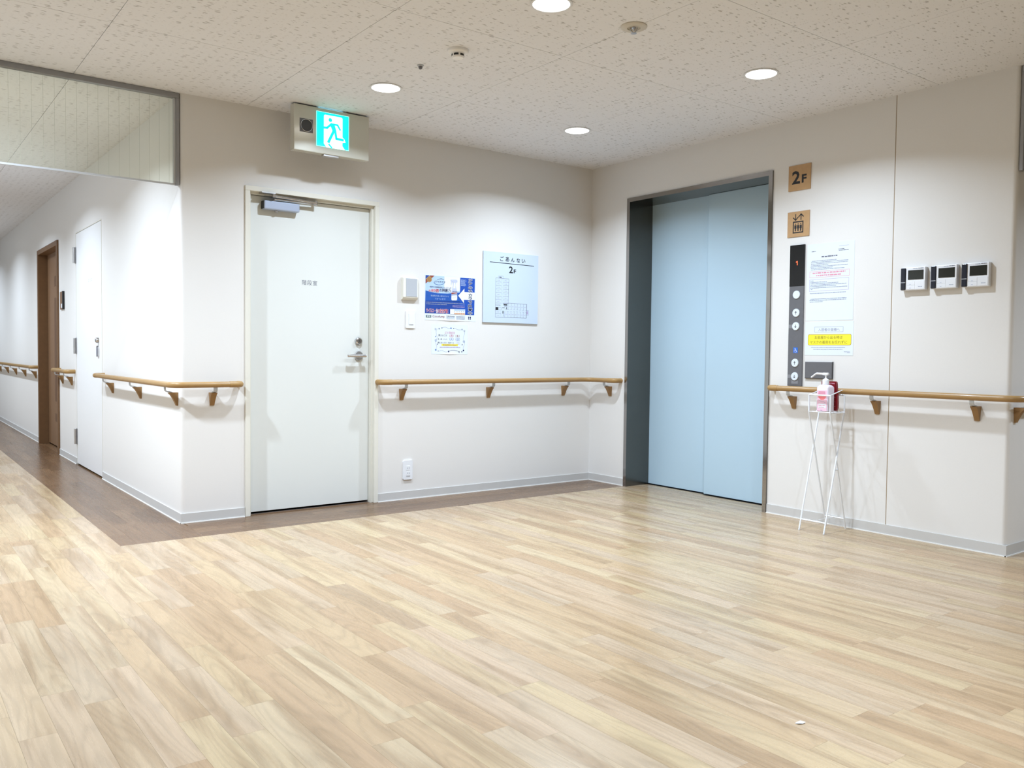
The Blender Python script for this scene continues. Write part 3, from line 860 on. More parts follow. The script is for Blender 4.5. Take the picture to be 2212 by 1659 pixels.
obj('monitor_ring', lathe(new(), [(0.0350, -0.0003), (0.0350, -0.0042), (0.0365, -0.0050), (0.0380, -0.0042), (0.0380, -0.0003)], mcx, sy-0.0012, mcz, 'y', 30), 'chrome', mw)
obj('test_switch', bx(-0.055, 0.045, sy+0.006, sy+0.034, -0.012, 0.001, bev=0.002, seg=1), 'satin_steel', es)

# ================================================================== BACK WALL FITTINGS
def wall_thing(name, label, cat, x, z, **k): return thing(name, label, cat, (x, 0, z), 0, **k)
# sensor box
wb = wall_thing('wall_speaker', 'cream wall box with a grey front panel beside the stairwell door', 'wall box', -1.690, 1.378)
bm = new()
pr_ = [(0.0, 0.0), (0.0, 0.152), (-0.024, 0.152), (-0.030, 0.146), (-0.030, 0.018), (-0.022, 0.006), (-0.006, 0.0)]
lo_ = [bm.verts.new((-0.058, y, z)) for y, z in pr_]; hi_ = [bm.verts.new((0.062, y, z)) for y, z in pr_]
fs = [bm.faces.new(lo_), bm.faces.new(hi_)] + [bm.faces.new((lo_[i], lo_[(i+1) % 7], hi_[(i+1) % 7], hi_[i])) for i in range(7)]
bmesh.ops.recalc_face_normals(bm, faces=fs)
bmesh.ops.bevel(bm, geom=[e for e in bm.edges if all(v.co.y < -0.02 for v in e.verts)], offset=0.002, segments=2, affect='EDGES')
obj('body', bm, 'plastic_cream', wb)
obj('front_panel', bx(-0.036, 0.052, -0.0318, -0.029, 0.022, 0.146, bev=0.001, seg=1), 'plastic_grey', wb)
# light switch
sw_ = wall_thing('light_switch', 'white light switch plate under the cream wall box', 'light switch', -1.675, 1.186)
obj('plate', prism(new(), rounded_rect(-0.0365, 0.0365, 0, 0.120, 0.006), -0.008, 0.0, 'y'), 'plastic_white', sw_)
obj('rocker', bx(-0.016, 0.022, -0.0115, -0.007, 0.022, 0.100, bev=0.002, seg=1), 'plastic_white', sw_)
obj('marking', bx(-0.010, 0.020, -0.0120, -0.0112, 0.026, 0.0275), 'ink_light', sw_)
# outlet
ol = wall_thing('power_outlet', 'white double power outlet low on the wall beside the door', 'power outlet', -1.690, 0.138)
obj('plate', prism(new(), rounded_rect(-0.037, 0.037, 0, 0.134, 0.010), -0.010, 0.0, 'y'), 'plastic_white', ol)
for zz in (0.044, 0.080):
    so = obj('socket', bx(-0.014, 0.016, -0.0120, -0.009, zz-0.016, zz+0.016, bev=0.001, seg=1), 'plastic_white', ol)
    for s in (-0.005, 0.007): obj('slot', bx(s-0.0012, s+0.0012, -0.0124, -0.0118, zz-0.005, zz+0.005), 'ink_grey', so)
obj('lower_lip', bx(-0.014, 0.016, -0.0115, -0.009, 0.021, 0.025), 'plastic_shade', ol)

# ---- poster
po = wall_thing('poster', 'blue spray-cleaner poster with a white arrow, taped beside the wall box', 'poster', -1.343, 1.247)
PWD, PHT = 0.430, 0.316
def paper(name, w, h, m, parent, th=0.0010, curl=0.0, bulge=0.0):
    """thin sheet whose lower edge lifts a little off the wall"""
    bm = new(); nu = 10; VS = [0.0, 0.04, 0.2, 0.4, 0.6, 0.8, 1.0]; nv = len(VS)-1; F_ = []; Bk = []
    for j in range(nv+1):
        rf, rb = [], []
        for i in range(nu+1):
            u, v = i/nu, VS[j]
            y = -curl*(1.0 if j == 0 else 0.0)*max(0, math.sin(PI*min(1, max(0, (u-0.25)/0.5))))
            rf.append(bm.verts.new((-w/2+u*w, y-th, v*h))); rb.append(bm.verts.new((-w/2+u*w, y, v*h)))
        F_.append(rf); Bk.append(rb)
    fs = []
    for j in range(nv):
        for i in range(nu):
            fs.append(bm.faces.new((F_[j][i], F_[j][i+1], F_[j+1][i+1], F_[j+1][i])))
            fs.append(bm.faces.new((Bk[j][i], Bk[j+1][i], Bk[j+1][i+1], Bk[j][i+1])))
    for i in range(nu):
        fs.append(bm.faces.new((F_[0][i], Bk[0][i], Bk[0][i+1], F_[0][i+1]))); fs.append(bm.faces.new((F_[nv][i], F_[nv][i+1], Bk[nv][i+1], Bk[nv][i])))
    for j in range(nv):
        fs.append(bm.faces.new((F_[j][0], F_[j+1][0], Bk[j+1][0], Bk[j][0]))); fs.append(bm.faces.new((F_[j][nu], Bk[j][nu], Bk[j+1][nu], F_[j+1][nu])))
    bmesh.ops.recalc_face_normals(bm, faces=fs)
    return obj(name, bm, m, parent, True)
paper('sheet', PWD, PHT, 'paper', po, 0.0012, curl=0.004)
bu0, bu1, bv0, bv1 = -0.212, 0.204, 0.047, 0.311
def Q(x, y):
    u = (x-130)/1525; top = 140+135*u; bot = 1310+90*u; v = (bot-y)/(bot-top)
    return (bu0+u*(bu1-bu0), bv0+v*(bv1-bv0))
p = Print(0.0012)
def qp(pts, m, l): p.poly([Q(*a) for a in pts], m, l)
qp([(135, 140), (1190, 232), (1190, 1375), (120, 1310)], 'print_sky', 1)
qp([(700, 190), (1190, 232), (1190, 640), (900, 700), (700, 560)], 'print_white', 2)
qp([(135, 610), (260, 655), (500, 705), (800, 720), (1190, 690), (1190, 980), (128, 920)], 'print_blue', 3)
qp([(128, 920), (1400, 980), (1400, 1375), (120, 1310)], 'print_deep', 3)
qp([(1195, 235), (1662, 275), (1647, 1400), (1180, 1372)], 'print_royal', 4)
qp([(135, 140), (250, 150), (133, 260)], 'print_deep', 5)
qp([(270, 150), (400, 160), (135, 400), (134, 270)], 'ink_brown', 5)
p.disc(*Q(245, 268), 0.0205, 'ink_gold', 6); p.text('安全', *Q(245, 240), 0.022, 'ink_brown', 7); p.text('除菌', *Q(245, 298), 0.022, 'ink_brown', 7)
ell = [(550+170*math.cos(R(a)), 350+95*math.sin(R(a))) for a in range(0, 181, 12)]
p.line([Q(*a) for a in ell], 0.0022, 'ink_blue', 6)
p.line([Q(480, 285), Q(600, 255), Q(690, 290)], 0.0022, 'ink_grey', 6)
p.text('ジアのチカラ', *Q(555, 352), 0.088, 'ink_navy', 7)
p.text('一般的な次亜塩素酸ナトリウムの', *Q(570, 522), 0.186, 'ink_navy', 7)
p.text('約', *Q(256, 618), 0.016, 'print_white', 6, bold=0.05); p.text('約', *Q(256, 618), 0.015, 'ink_red', 7, bold=0.01)
p.text('80倍', *Q(418, 615), 0.066, 'print_white', 6, h=0.027, bold=0.05); p.text('80倍', *Q(418, 615), 0.064, 'ink_red', 7, h=0.025, bold=0.02)
p.text('の除菌力', *Q(722, 618), 0.098, 'print_white', 6, h=0.027, bold=0.05); p.text('の除菌力', *Q(722, 618), 0.096, 'ink_navy', 7, h=0.025, bold=0.02)
p.text('安全性の高い成分だけで', *Q(565, 792), 0.150, 'print_pale', 6)
p.text('できています！', *Q(580, 882), 0.088, 'print_pale', 6)
for k, yy in enumerate((985, 1038)):
    x0, z0 = Q(160, yy-15); x1, _ = Q(1340 if k == 0 else 780, yy); p.dashes(x0, x1, z0, 0.0055, 'ink_light', 40+k, 6)
for k, yy in enumerate((1090, 1130)):
    x0, z0 = Q(960, yy); x1, _ = Q(1340, yy); p.dashes(x0, x1, z0, 0.0045, 'ink_violet', 50+k, 6)
for k in range(8):
    x0, z0 = Q(1215, 300+26*k); x1, _ = Q(1350+random.Random(k).uniform(-20, 45), 300); p.dashes(x0, x1, z0, 0.0035, 'print_pale', 60+k, 6)
p.text('ウイルス・食の安全対策！', *Q(492, 1245), 0.182, 'print_white', 6, h=0.034, bold=0.05)
p.text('ウイルス・食の安全対策！', *Q(492, 1245), 0.180, 'ink_red', 7, h=0.032, bold=0.015)
qp([(885, 1195), (1355, 1215), (1352, 1388), (885, 1362)], 'print_white', 6)
qp([(1010, 1205), (1350, 1218), (1350, 1262), (1010, 1250)], 'print_pale', 7)
qp([(1010, 1318), (1348, 1335), (1348, 1380), (1010, 1362)], 'ink_orange', 7)
for k in range(5):
    for yy in (1275, 1338): p.rect(Q(1030+68*k, yy)[0]-0.0015, Q(1030+68*k, yy)[0]+0.0015, Q(1030+68*k, yy)[1]-0.006, Q(1030+68*k, yy)[1]+0.002, 'ink_grey', 8)
# spray bottle picture
qp([(890, 300), (910, 290), (1060, 295), (1100, 320), (1105, 370), (1060, 375), (1045, 470), (1075, 590), (1090, 640), (1100, 900), (1080, 938), (935, 935), (915, 900), (925, 640), (945, 590), (975, 470), (965, 370), (940, 350), (905, 470), (915, 340)], 'print_lav', 8)
qp([(985, 390), (1035, 390), (1040, 560), (975, 560)], 'print_white', 9)
qp([(922, 690), (1098, 690), (1098, 715), (922, 740)], 'ink_brown', 9); qp([(930, 745), (1098, 735), (1098, 770), (930, 780)], 'ink_light', 9)
qp([(922, 785), (1098, 780), (1098, 895), (1075, 932), (940, 930), (918, 895)], 'print_white', 9)
p.text('ジア', *Q(1005, 845), 0.028, 'ink_violet', 10)
p.dashes(Q(940, 655)[0], Q(1095, 655)[0], Q(1000, 655)[1], 0.004, 'ink_navy', 71, 10)
# arrow
qp([(1130, 790), (1325, 575), (1325, 680), (1655, 705), (1652, 935), (1312, 920), (1312, 1025)], 'print_white', 9)
vt = 'ジアのチカラで除菌中'
for k, ch in enumerate(vt):
    yy = 325+k*113
    c = Q(1512, yy)
    p.text(ch, *c, 0.0385, 'print_white', 10, h=0.0235, bold=0.075); p.text(ch, *c, 0.034, 'ink_navy', 11, h=0.0205, bold=0.025)
p.text('!!', *Q(1500, 1488), 0.024, 'ink_navy', 6, h=0.022, bold=0.03)
# foot of the poster
x0, z1_ = Q(150, 1362); x1, z0_ = Q(308, 1448)
p.poly(rounded_rect(x0, x1, z0_, z1_, 0.003), 'ink_green', 6); p.text('学研', (x0+x1)/2, (z0_+z1_)/2, 0.034, 'print_white', 7, h=0.014, bold=0.02)
p.text('Cocofump', *Q(532, 1428), 0.100, 'ink_brown', 6, h=0.021)
for k in range(3):
    x0, z0 = Q(770, 1412+40*k); p.dashes(x0, Q(1030, 0)[0], z0, 0.0040, 'ink_light' if k else 'ink_grey', 80+k, 6)
    x0, z0 = Q(1075, 1432+40*k); p.dashes(x0, Q(1345, 0)[0], z0, 0.0040, 'ink_light' if k else 'ink_grey', 90+k, 6)
p.build('printing', po)

# ---- rubbish collection notice
no = wall_thing('paper_notice', 'small white rubbish-collection notice with a drawn border, under the blue poster', 'notice', -1.350, 1.008)
NW, NH = 0.304, 0.212
paper('sheet', NW, NH, 'paper', no, 0.0010, curl=0.003)
def Nn(x, y): return (-NW/2+(x-225)/1530*NW, (1465+20*(x-225)/1530-y)/(1465-90)*NH)
p = Print(0.0010)
def curve(pts, w=0.0016, m='ink_light'): p.line([Nn(*a) for a in pts], w, m, 2)
curve([(470, 300), (420, 380), (410, 470), (440, 600), (460, 690), (445, 800)]); curve([(390, 890), (400, 980), (440, 1080), (440, 1160), (410, 1250)])
curve([(640, 265), (720, 235), (800, 225), (870, 250), (940, 300), (1000, 300)]); curve([(1140, 260), (1240, 290), (1320, 330), (1400, 345), (1470, 335)])
curve([(1620, 420), (1630, 520), (1600, 620), (1575, 700), (1580, 800)]); curve([(1630, 930), (1620, 1040), (1580, 1130), (1580, 1270)])
curve([(540, 1340), (600, 1300), (680, 1300), (760, 1350), (850, 1375), (900, 1350)]); curve([(960, 1330), (1060, 1295), (1180, 1290), (1290, 1310), (1380, 1350)], 0.0026, 'ink_grey')
def star(x, y, r, m, hollow):
    c = Nn(x, y)
    pts = [(c[0]+(r if k % 2 == 0 else r*0.48)*math.sin(k*PI/5), c[1]+(r if k % 2 == 0 else r*0.48)*math.cos(k*PI/5)) for k in range(10)]
    if hollow: p.line(pts+[pts[0]], 0.0015, m, 3)
    else:
        for k in range(10): p.poly([c, pts[k], pts[(k+1) % 10]], m, 3)
for a in ((1040, 270, 0.0085, 'ink_blue', False), (405, 840, 0.009, 'ink_blue', True), (1600, 880, 0.009, 'ink_blue', True), (1395, 1370, 0.0065, 'ink_grey', True),
          (1515, 320, 0.006, 'ink_light', True), (1620, 385, 0.007, 'ink_light', True), (390, 320, 0.007, 'ink_light', True)): star(*a)
for x, y, r, m in ((540, 300, 0.006, 'ink_light'), (405, 1270, 0.006, 'ink_blue'), (945, 1345, 0.006, 'ink_navy'), (1585, 1300, 0.006, 'ink_navy'), (1515, 1360, 0.004, 'ink_navy'), (655, 265, 0.004, 'ink_grey'), (1150, 290, 0.0035, 'ink_grey'), (470, 1010, 0.004, 'ink_grey'), (1530, 1030, 0.004, 'ink_grey'), (395, 660, 0.0035, 'ink_blue'), (505, 1325, 0.0045, 'ink_light')): p.disc(*Nn(x, y), r, m, 3, 12)
p.text('ゴミ回収日', *Nn(990, 480), 0.086, 'ink_pink', 3)
p.text('燃えるゴミ', *Nn(692, 605), 0.072, 'ink', 3); p.text('（月）', *Nn(1065, 625), 0.034, 'ink_red', 3); p.text('（木）', *Nn(1325, 630), 0.034, 'ink_brown', 3)
p.text('缶・瓶・ペット', *Nn(685, 778), 0.078, 'ink', 3); p.text('（火）', *Nn(1068, 780), 0.034, 'ink_blue', 3); p.text('（日）', *Nn(1332, 790), 0.036, 'ink_blue', 3)
p.text('燃えないゴミ・段ボール', *Nn(832, 945), 0.138, 'ink', 3); p.text('（土）', *Nn(1343, 950), 0.034, 'ink_pale', 3)
a, b = Nn(645, 1085), Nn(1345, 1012); p.rect(a[0], b[0], a[1], b[1], 'print_yellow', 3)
p.dashes(Nn(700, 1045)[0], Nn(1290, 1045)[0], Nn(990, 1047)[1], 0.0075, 'ink_gold', 5, 4)
p.dashes(Nn(575, 1145)[0], Nn(1435, 1145)[0], Nn(1000, 1150)[1], 0.0065, 'ink_violet', 6, 3)
p.build('printing', no)

# ---- floor guide board
MW, MH = 0.512, 0.522
mb = wall_thing('guide_board', 'pale blue floor guide board with a floor plan, right of the blue poster', 'sign board', -0.813, 1.245)
obj('panel', bx(-MW/2, MW/2, -0.012, 0.0, 0, MH, bev=0.001, seg=1), 'board', mb)
def K(x, y):
    u = (x-70)/1115; top = 75+95*u; bot = 1528+45*u
    return (-MW/2+u*MW, (bot-y)/(bot-top)*MH)
p = Print(0.012)
for ch, x, y in zip('ごあんない', (432, 541, 650, 765, 872), (236, 247, 260, 270, 282)): p.text(ch, *K(x, y), 0.034, 'ink', 1, bold=0.02)
a, b = K(195, 302), K(1090, 382); p.line([a, b], 0.0048, 'ink', 1)
p.text('2', *K(617, 460), 0.037, 'ink', 1, h=0.051, bold=0.025); p.text('F', *K(696, 492), 0.022, 'ink', 1, h=0.029, bold=0.03)
def kl(pts, w=0.0016, m='ink_grey', l=1): p.line([K(*q) for q in pts], w, m, l)
kl([(315, 628), (575, 648), (566, 1140), (950, 1165), (945, 1448), (312, 1425), (315, 628)], 0.0022)
kl([(365, 630), (365, 588), (462, 592), (462, 638)], 0.0014); kl([(387, 610), (425, 613)], 0.006, 'ink')
for k in range(7):
    y = 706+72*k; kl([(315, y), (430, y+4)], 0.0016); kl([(460, y+8), (572, y+12)], 0.0016)
    kl([(430, y-60), (430, y-22)], 0.0012, 'ink_light'); kl([(457, y-55), (457, y-15)], 0.0012, 'ink_light')
    p.dashes(K(345, y)[0], K(395, y)[0], K(345, y-33)[1], 0.0075, 'ink_pale', 100+k); p.dashes(K(490, y)[0], K(540, y)[0], K(490, y-25)[1], 0.0075, 'ink_pale', 120+k)
p.dashes(K(315, 1178)[0], K(410, 1178)[0], K(315, 1178)[1], 0.006, 'ink_light', 3)
a, b = K(315, 1280), K(368, 1222); p.rect(a[0], b[0], a[1], b[1], 'ink', 2); kl([(315, 1222), (425, 1226), (425, 1282), (315, 1280)], 0.0014)
kl([(312, 1352), (420, 1356)], 0.0016); kl([(420, 1310), (420, 1400)], 0.0012, 'ink_light')
p.dashes(K(345, 1318)[0], K(390, 1318)[0], K(345, 1318)[1], 0.0075, 'ink_pale', 21); p.dashes(K(345, 1388)[0], K(390, 1388)[0], K(345, 1388)[1], 0.0075, 'ink_pale', 22)
kl([(455, 1140), (566, 1144)], 0.0016); kl([(480, 1172), (540, 1176)], 0.009, 'ink'); kl([(485, 1200), (540, 1204)], 0.004, 'ink_grey'); kl([(450, 1234), (495, 1236)], 0.005, 'ink_grey'); kl([(533, 1228), (533, 1262)], 0.006, 'ink'); kl([(462, 1305), (462, 1348)], 0.0075, 'ink')
kl([(500, 1262), (585, 1268)], 0.0016); kl([(565, 1144), (562, 1265)], 0.0016)
for k in range(6):
    x = 630+63*k; kl([(x, 1146+4*k), (x, 1270+4*k)], 0.0016); kl([(x-26, 1272+4*k), (x+12, 1274+4*k)], 0.0016, 'ink_light')
    p.dashes(K(x-45, 1213)[0], K(x-16, 1213)[0], K(x-30, 1213+3*k)[1], 0.0075, 'ink_pale', 140+k)
for k in range(7):
    x = 562+63*k
    if k < 7: kl([(x, 1310+3*k), (x, 1432+2*k)], 0.0016); kl([(x-22, 1308+3*k), (x+14, 1310+3*k)], 0.0016, 'ink_light')
    p.dashes(K(x-46, 1370)[0], K(x-14, 1370)[0], K(x-30, 1370+3*k)[1], 0.0075, 'ink_pale', 160+k)
kl([(498, 1305), (495, 1425)], 0.0016); kl([(472, 1360), (472, 1410)], 0.0035, 'ink_light')
kl([(950, 1290), (985, 1292), (985, 1390), (948, 1388)], 0.0014); kl([(962, 1315), (962, 1362)], 0.010, 'ink_violet')
p.build('printing', mb)

# ================================================================== ELEVATOR WALL FITTINGS  (local x = world -y)
def wall_b(name, label, cat, y, z, **k): return thing(name, label, cat, (0, y, z), -PI/2, **k)
# floor number sign
s2 = wall_b('floor_sign', 'square wooden sign reading 2F, topmost beside the elevator', 'sign', -1.920, 2.057, group='square wooden signs beside the elevator')
obj('panel', bx(-0.079, 0.079, -0.006, 0, 0, 0.158), 'oak_sign', s2)
p = Print(0.006)
p.text('2', -0.024, 0.082, 0.058, 'ink', 1, h=0.082, bold=0.028); p.text('F', 0.034, 0.069, 0.034, 'ink', 1, h=0.052, bold=0.04)
p.build('lettering', s2)
s3 = wall_b('elevator_sign', 'square wooden elevator pictogram sign below the 2F sign', 'sign', -1.919, 1.769, group='square wooden signs beside the elevator')
obj('panel', bx(-0.078, 0.078, -0.006, 0, 0, 0.157), 'oak_sign', s3)
p = Print(0.006)
p.frame(-0.039, 0.037, 0.022, 0.096, 0.0075, 'ink')
for cx in (-0.020, -0.001, 0.018):
    p.disc(cx, 0.0785, 0.0038, 'ink', 1, 12)
    p.poly([(cx-0.0075, 0.072), (cx+0.0075, 0.072), (cx+0.008, 0.052), (cx+0.0045, 0.050), (cx+0.0045, 0.034), (cx-0.0045, 0.034), (cx-0.0045, 0.050), (cx-0.008, 0.052)], 'ink')
for cx, s in ((-0.020, -1), (0.019, 1)):
    zc = 0.121
    p.line([(cx, zc-s*0.018), (cx, zc+s*0.016)], 0.0062, 'ink'); p.line([(cx-0.017, zc+s*0.001), (cx, zc+s*0.018), (cx+0.017, zc+s*0.001)], 0.0062, 'ink', 2)
p.build('pictogram', s3)
# call panel
cp = wall_b('call_panel', 'tall grey elevator call panel with a black display and round buttons', 'call panel', -1.9195, 0.833)
PB = 0.833
obj('face_plate', bx(-0.052, 0.052, -0.010, 0, 0, 1.459-PB, bev=0.001, seg=1), 'panel_grey', cp)
dsp = obj('display', bx(-0.052, 0.052, -0.0105, 0, 1.459-PB, 1.716-PB), 'gloss_black', cp)
p = Print(0.0105); zd = 1.603-PB; p.poly([(-0.0006, zd-0.013), (0.0040, zd-0.013), (0.0040, zd+0.013), (0.0002, zd+0.013), (-0.0065, zd+0.008), (-0.0065, zd+0.003), (-0.0006, zd+0.006)], 'digit_red', 1); p.build('digit', dsp)
for zz, sgn, lab in ((1.405, 0, 'blank button'), (1.292, 1, 'up button'), (1.208, -1, 'down button'), (0.978, 1, 'low up button'), (0.893, -1, 'low down button')):
    z = zz-PB
    bt = obj('button', lathe(new(), [(0.0, -0.0155), (0.0235, -0.0155), (0.0255, -0.0135), (0.0255, -0.009)], 0.002, 0, z, 'y', 28), 'button_white', cp, True, label=lab)
    obj('button_ring', lathe(new(), [(0.0258, -0.0095), (0.0275, -0.0115), (0.0290, -0.0095)], 0.002, 0, z, 'y', 28), 'panel_label', bt, True)
    if sgn:
        p = Print(0.0155)
        p.line([(0.002, z-sgn*0.009), (0.002, z+sgn*0.005)], 0.0035, 'ink'); p.poly([(-0.0075, z+sgn*0.0005), (0.002, z+sgn*0.0105), (0.0115, z+sgn*0.0005), (0.002, z+sgn*0.004)], 'ink', 2)
        p.build('arrow', bt)
bd = obj('wheelchair_badge', bx(-0.013, 0.019, -0.0108, -0.009, 1.040-PB, 1.075-PB), 'badge_blue', cp)
p = Print(0.0108); zc = 1.0575-PB
p.disc(0.000, zc+0.0115, 0.0025, 'print_white', 1, 10); p.line([(0.000, zc+0.008), (0.001, zc), (0.008, zc), (0.011, zc-0.009), (0.014, zc-0.0085)], 0.0026, 'print_white')
p.line([(0.002+0.0085*math.cos(R(a)), zc-0.005+0.0085*math.sin(R(a))) for a in range(120, 341, 20)], 0.0022, 'print_white'); p.line([(0.001, zc+0.005), (0.007, zc+0.005)], 0.002, 'print_white')
p.build('symbol', bd)
for zz, x0, x1 in ((1.208, -0.050, -0.026), (0.893, -0.050, -0.026), (0.858, -0.022, 0.026)):
    obj('braille_strip', bx(x0, x1, -0.0108, -0.009, zz-PB-0.011, zz-PB+0.011), 'panel_label', cp)
# notices
n1 = wall_b('paper_notice', 'large white printed notice with a red boxed line, right of the call panel', 'notice', -2.1445, 1.240)
obj('sheet', bx(-0.159, 0.159, -0.0012, 0, 0, 0.470), 'paper', n1)
def V1(x, y):   # from crop pixels of the notice
    u = (x-520)/910; top = 62-40*u; bot = 1640-45*u
    return (-0.159+u*0.318, 0.470*(bot-y)/(bot-top)*0.985)
p = Print(0.0012)
def dl(x0, y0, x1, h, m, seed): a = V1(x0, y0); p.dashes(a[0], V1(x1, y0)[0], a[1], h, m, seed)
dl(610, 185, 690, 0.006, 'ink_grey', 1); dl(1145, 95, 1325, 0.004, 'ink_pale', 2); dl(1130, 160, 1240, 0.005, 'ink_grey', 3); dl(1135, 187, 1325, 0.005, 'ink_grey', 4)
dl(805, 300, 1110, 0.009, 'ink_grey', 5)
for k, (x0, x1, y) in enumerate(((615, 1100, 388), (600, 1320, 418), (600, 1315, 448), (600, 940, 480), (595, 1310, 508), (600, 1030, 538), (600, 1250, 568))): dl(x0, y, x1, 0.0048, 'ink_light', 10+k)
for (xa, ya, xb, yb), m in (((575, 738, 1345, 605), 'ink_pink'), ((575, 1022, 1340, 775), 'ink_violet')):
    a = V1(xa, ya); b = V1(xb, yb-60); p.frame(a[0], b[0], a[1], V1(xa, yb)[1], 0.0018, m)
dl(635, 640, 1270, 0.0095, 'ink_pink', 30); dl(710, 690, 1190, 0.0095, 'ink_pink', 31)
for k, (x0, x1, y) in enumerate(((595, 660, 802), (595, 920, 832), (595, 1140, 860), (595, 1300, 890), (595, 1100, 918), (595, 1310, 950), (605, 640, 978))): dl(x0, y, x1, 0.0050, 'ink_light', 40+k)
dl(590, 1065, 1285, 0.0050, 'ink_light', 50); dl(605, 1182, 1300, 0.0048, 'ink_light', 51); dl(585, 1212, 1300, 0.0052, 'ink_light', 52); dl(590, 1243, 850, 0.0048, 'ink_light', 53)
p.build('printing', n1)
n2 = wall_b('paper_notice', 'white notice with a yellow mask reminder box, above the grey plate', 'notice', -2.146, 1.027)
obj('sheet', bx(-0.163, 0.163, -0.0012, 0, 0, 0.206), 'paper', n2)
def V2(x, y):   # crop [1690,680,1850,850] at 9.756
    u = (x-488)/990; return (-0.163+u*0.326, (848-y)/(848-20)*0.210)
p = Print(0.0012)
a, b = V2(685, 290), V2(1275, 160); p.frame(a[0], b[0], a[1], b[1], 0.0016, 'ink_light'); p.text('入居者の皆様へ', *V2(985, 228), 0.146, 'ink_light', 2)
a, b = V2(550, 605), V2(1440, 338)
p.poly(rounded_rect(a[0], b[0], a[1], b[1], 0.010), 'ink_gold', 1); p.poly(rounded_rect(a[0]+0.0025, b[0]-0.0025, a[1]+0.0025, b[1]-0.0025, 0.008), 'print_yellow', 2)
p.text('お部屋から出る時は', *V2(980, 415), 0.188, 'ink_olive', 3); p.text('マスクの着用をお忘れずに', *V2(980, 530), 0.250, 'ink_olive', 3)
for k, (x0, x1, y, h) in enumerate(((620, 1320, 655, 0.0045), (670, 1270, 702, 0.0045), (1300, 1420, 758, 0.0035), (1365, 1420, 780, 0.0035))):
    q = V2(x0, y); p.dashes(q[0], V2(x1, y)[0], q[1], h, 'ink_light', 60+k)
p.build('printing', n2)
# blank grey plate
gp = wall_b('cover_plate', 'blank dark grey metal plate between the notices and the handrail', 'cover plate', -2.087, 0.886)
obj('plate', bx(-0.094, 0.094, -0.012, 0, 0, 0.101, bev=0.0015, seg=1), 'panel_grey', gp)
obj('bezel', box(bx(-0.096, 0.096, -0.010, 0, -0.002, 0.0), 0.094, 0.096, -0.010, 0, 0.0, 0.103), 'button_ring', gp)
# intercoms
def make_intercom():
    root = thing('intercom', 'x', 'intercom', (0, 0, 0), -PI/2, group='video intercoms on the elevator wall')
    obj('body', bx(-0.068, 0.068, -0.028, 0, 0, 0.126, bev=0.003), 'plastic_white', root)
    hs = obj('handset', bx(-0.0695, -0.041, -0.034, -0.004, 0.002, 0.124, bev=0.004), 'handset', root)
    obj('handset_ring', bx(-0.0692, -0.0415, -0.0348, -0.032, 0.042, 0.045), 'plastic_grey', hs)
    scn = obj('screen', bx(-0.029, 0.058, -0.0295, -0.026, 0.058, 0.110), 'screen_dark', root)
    for x0, x1, z0, z1 in ((-0.036, 0.010, 0.028, 0.050), (-0.036, 0.010, 0.004, 0.026), (0.012, 0.064, 0.004, 0.050)):
        obj('button_panel', bx(x0, x1, -0.0292, -0.026, z0, z1, bev=0.0006, seg=1), 'plastic_white', root)
    p = Print(0.0292)
    p.dashes(0.000, 0.024, 0.118, 0.004, 'ink_light', 3); p.dashes(0.028, 0.058, 0.119, 0.0045, 'ink_grey', 4)
    p.dashes(-0.020, -0.010, 0.032, 0.0035, 'ink_pale', 5); p.dashes(-0.020, -0.010, 0.012, 0.0035, 'ink_pale', 6); p.dashes(0.030, 0.052, 0.018, 0.004, 'ink_light', 7)
    p.build('marking', root)['kind'] = 'stuff'
    return root
ic0 = make_intercom()
for k, (y, lab) in enumerate(((-2.676, 'leftmost of the three white video intercoms, nearest the wall joint'), (-2.845, 'middle one of the three white video intercoms'), (-3.009, 'rightmost of the three white video intercoms, nearest the wall end'))):
    o = ic0 if k == 0 else copy_tree(ic0)
    o.location = (0, y, 1.394); o['label'] = lab

# nameplate beside the brown door
npl = thing('room_nameplate', 'small wood and white nameplate beside the brown corridor door', 'nameplate', (-A, 3.785, 1.386), -PI/2)
obj('backing', bx(-0.090, 0.075, -0.012, 0, 0, 0.165), 'brown_leaf', npl)
obj('dark_edge', bx(0.048, 0.078, -0.016, 0, -0.001, 0.166), 'black', npl)
obj('white_card', bx(-0.030, 0.040, -0.0135, -0.011, 0.012, 0.052), 'plastic_white', npl)

# ================================================================== SANITIZER STAND
st = thing('sanitizer_stand', 'white wire folding stand holding a hand sanitizer bottle by the wall', 'stand', (-0.17, -2.25, 0))
def sv(x, y, z): return Vector((x+0.17, y+2.25, z))
WR = 0.0048
# front-footed frame: feet towards the room, top U at the back
def legs(xf, yl, yr, xt, ytl, ytr, zb, zt):
    out = []
    for yb, yt in ((yl, ytl), (yr, ytr)):
        out.append(fillet([sv(xf, yb, 0.0), sv(xt, yt, zb), sv(xt, yt, zt-0.005)], 0.03, 4))
    return out
ZB, ZT = 0.697, 0.800
f1 = legs(-0.303, -2.176, -2.338, -0.098, -2.158, -2.322, ZB, ZT)
f2 = legs(-0.045, -2.188, -2.316, -0.250, -2.188, -2.327, ZB, ZT)
for pts in f1: obj('leg', tube(new(), pts, WR, 8), 'stand_white', st, True)
for pts in f2: obj('leg', tube(new(), pts, WR, 8), 'stand_white', st, True)
for pts, nm in ((f1, 'top_bar'), (f2, 'top_bar')):
    a, b = pts[0][-1], pts[1][-1]
    obj(nm, tube(new(), [a+Vector((0, 0.001, 0)), b], WR, 8), 'stand_white', st, True)
for pts, h in ((f1, 0.062), (f2, 0.062)):
    q = []
    for L_ in pts:
        a, b = L_[0], L_[1]; q.append(a+(b-a)*(h/(b.z-a.z)))
    obj('foot_bar', tube(new(), q, WR*0.95, 8), 'stand_white', st, True)
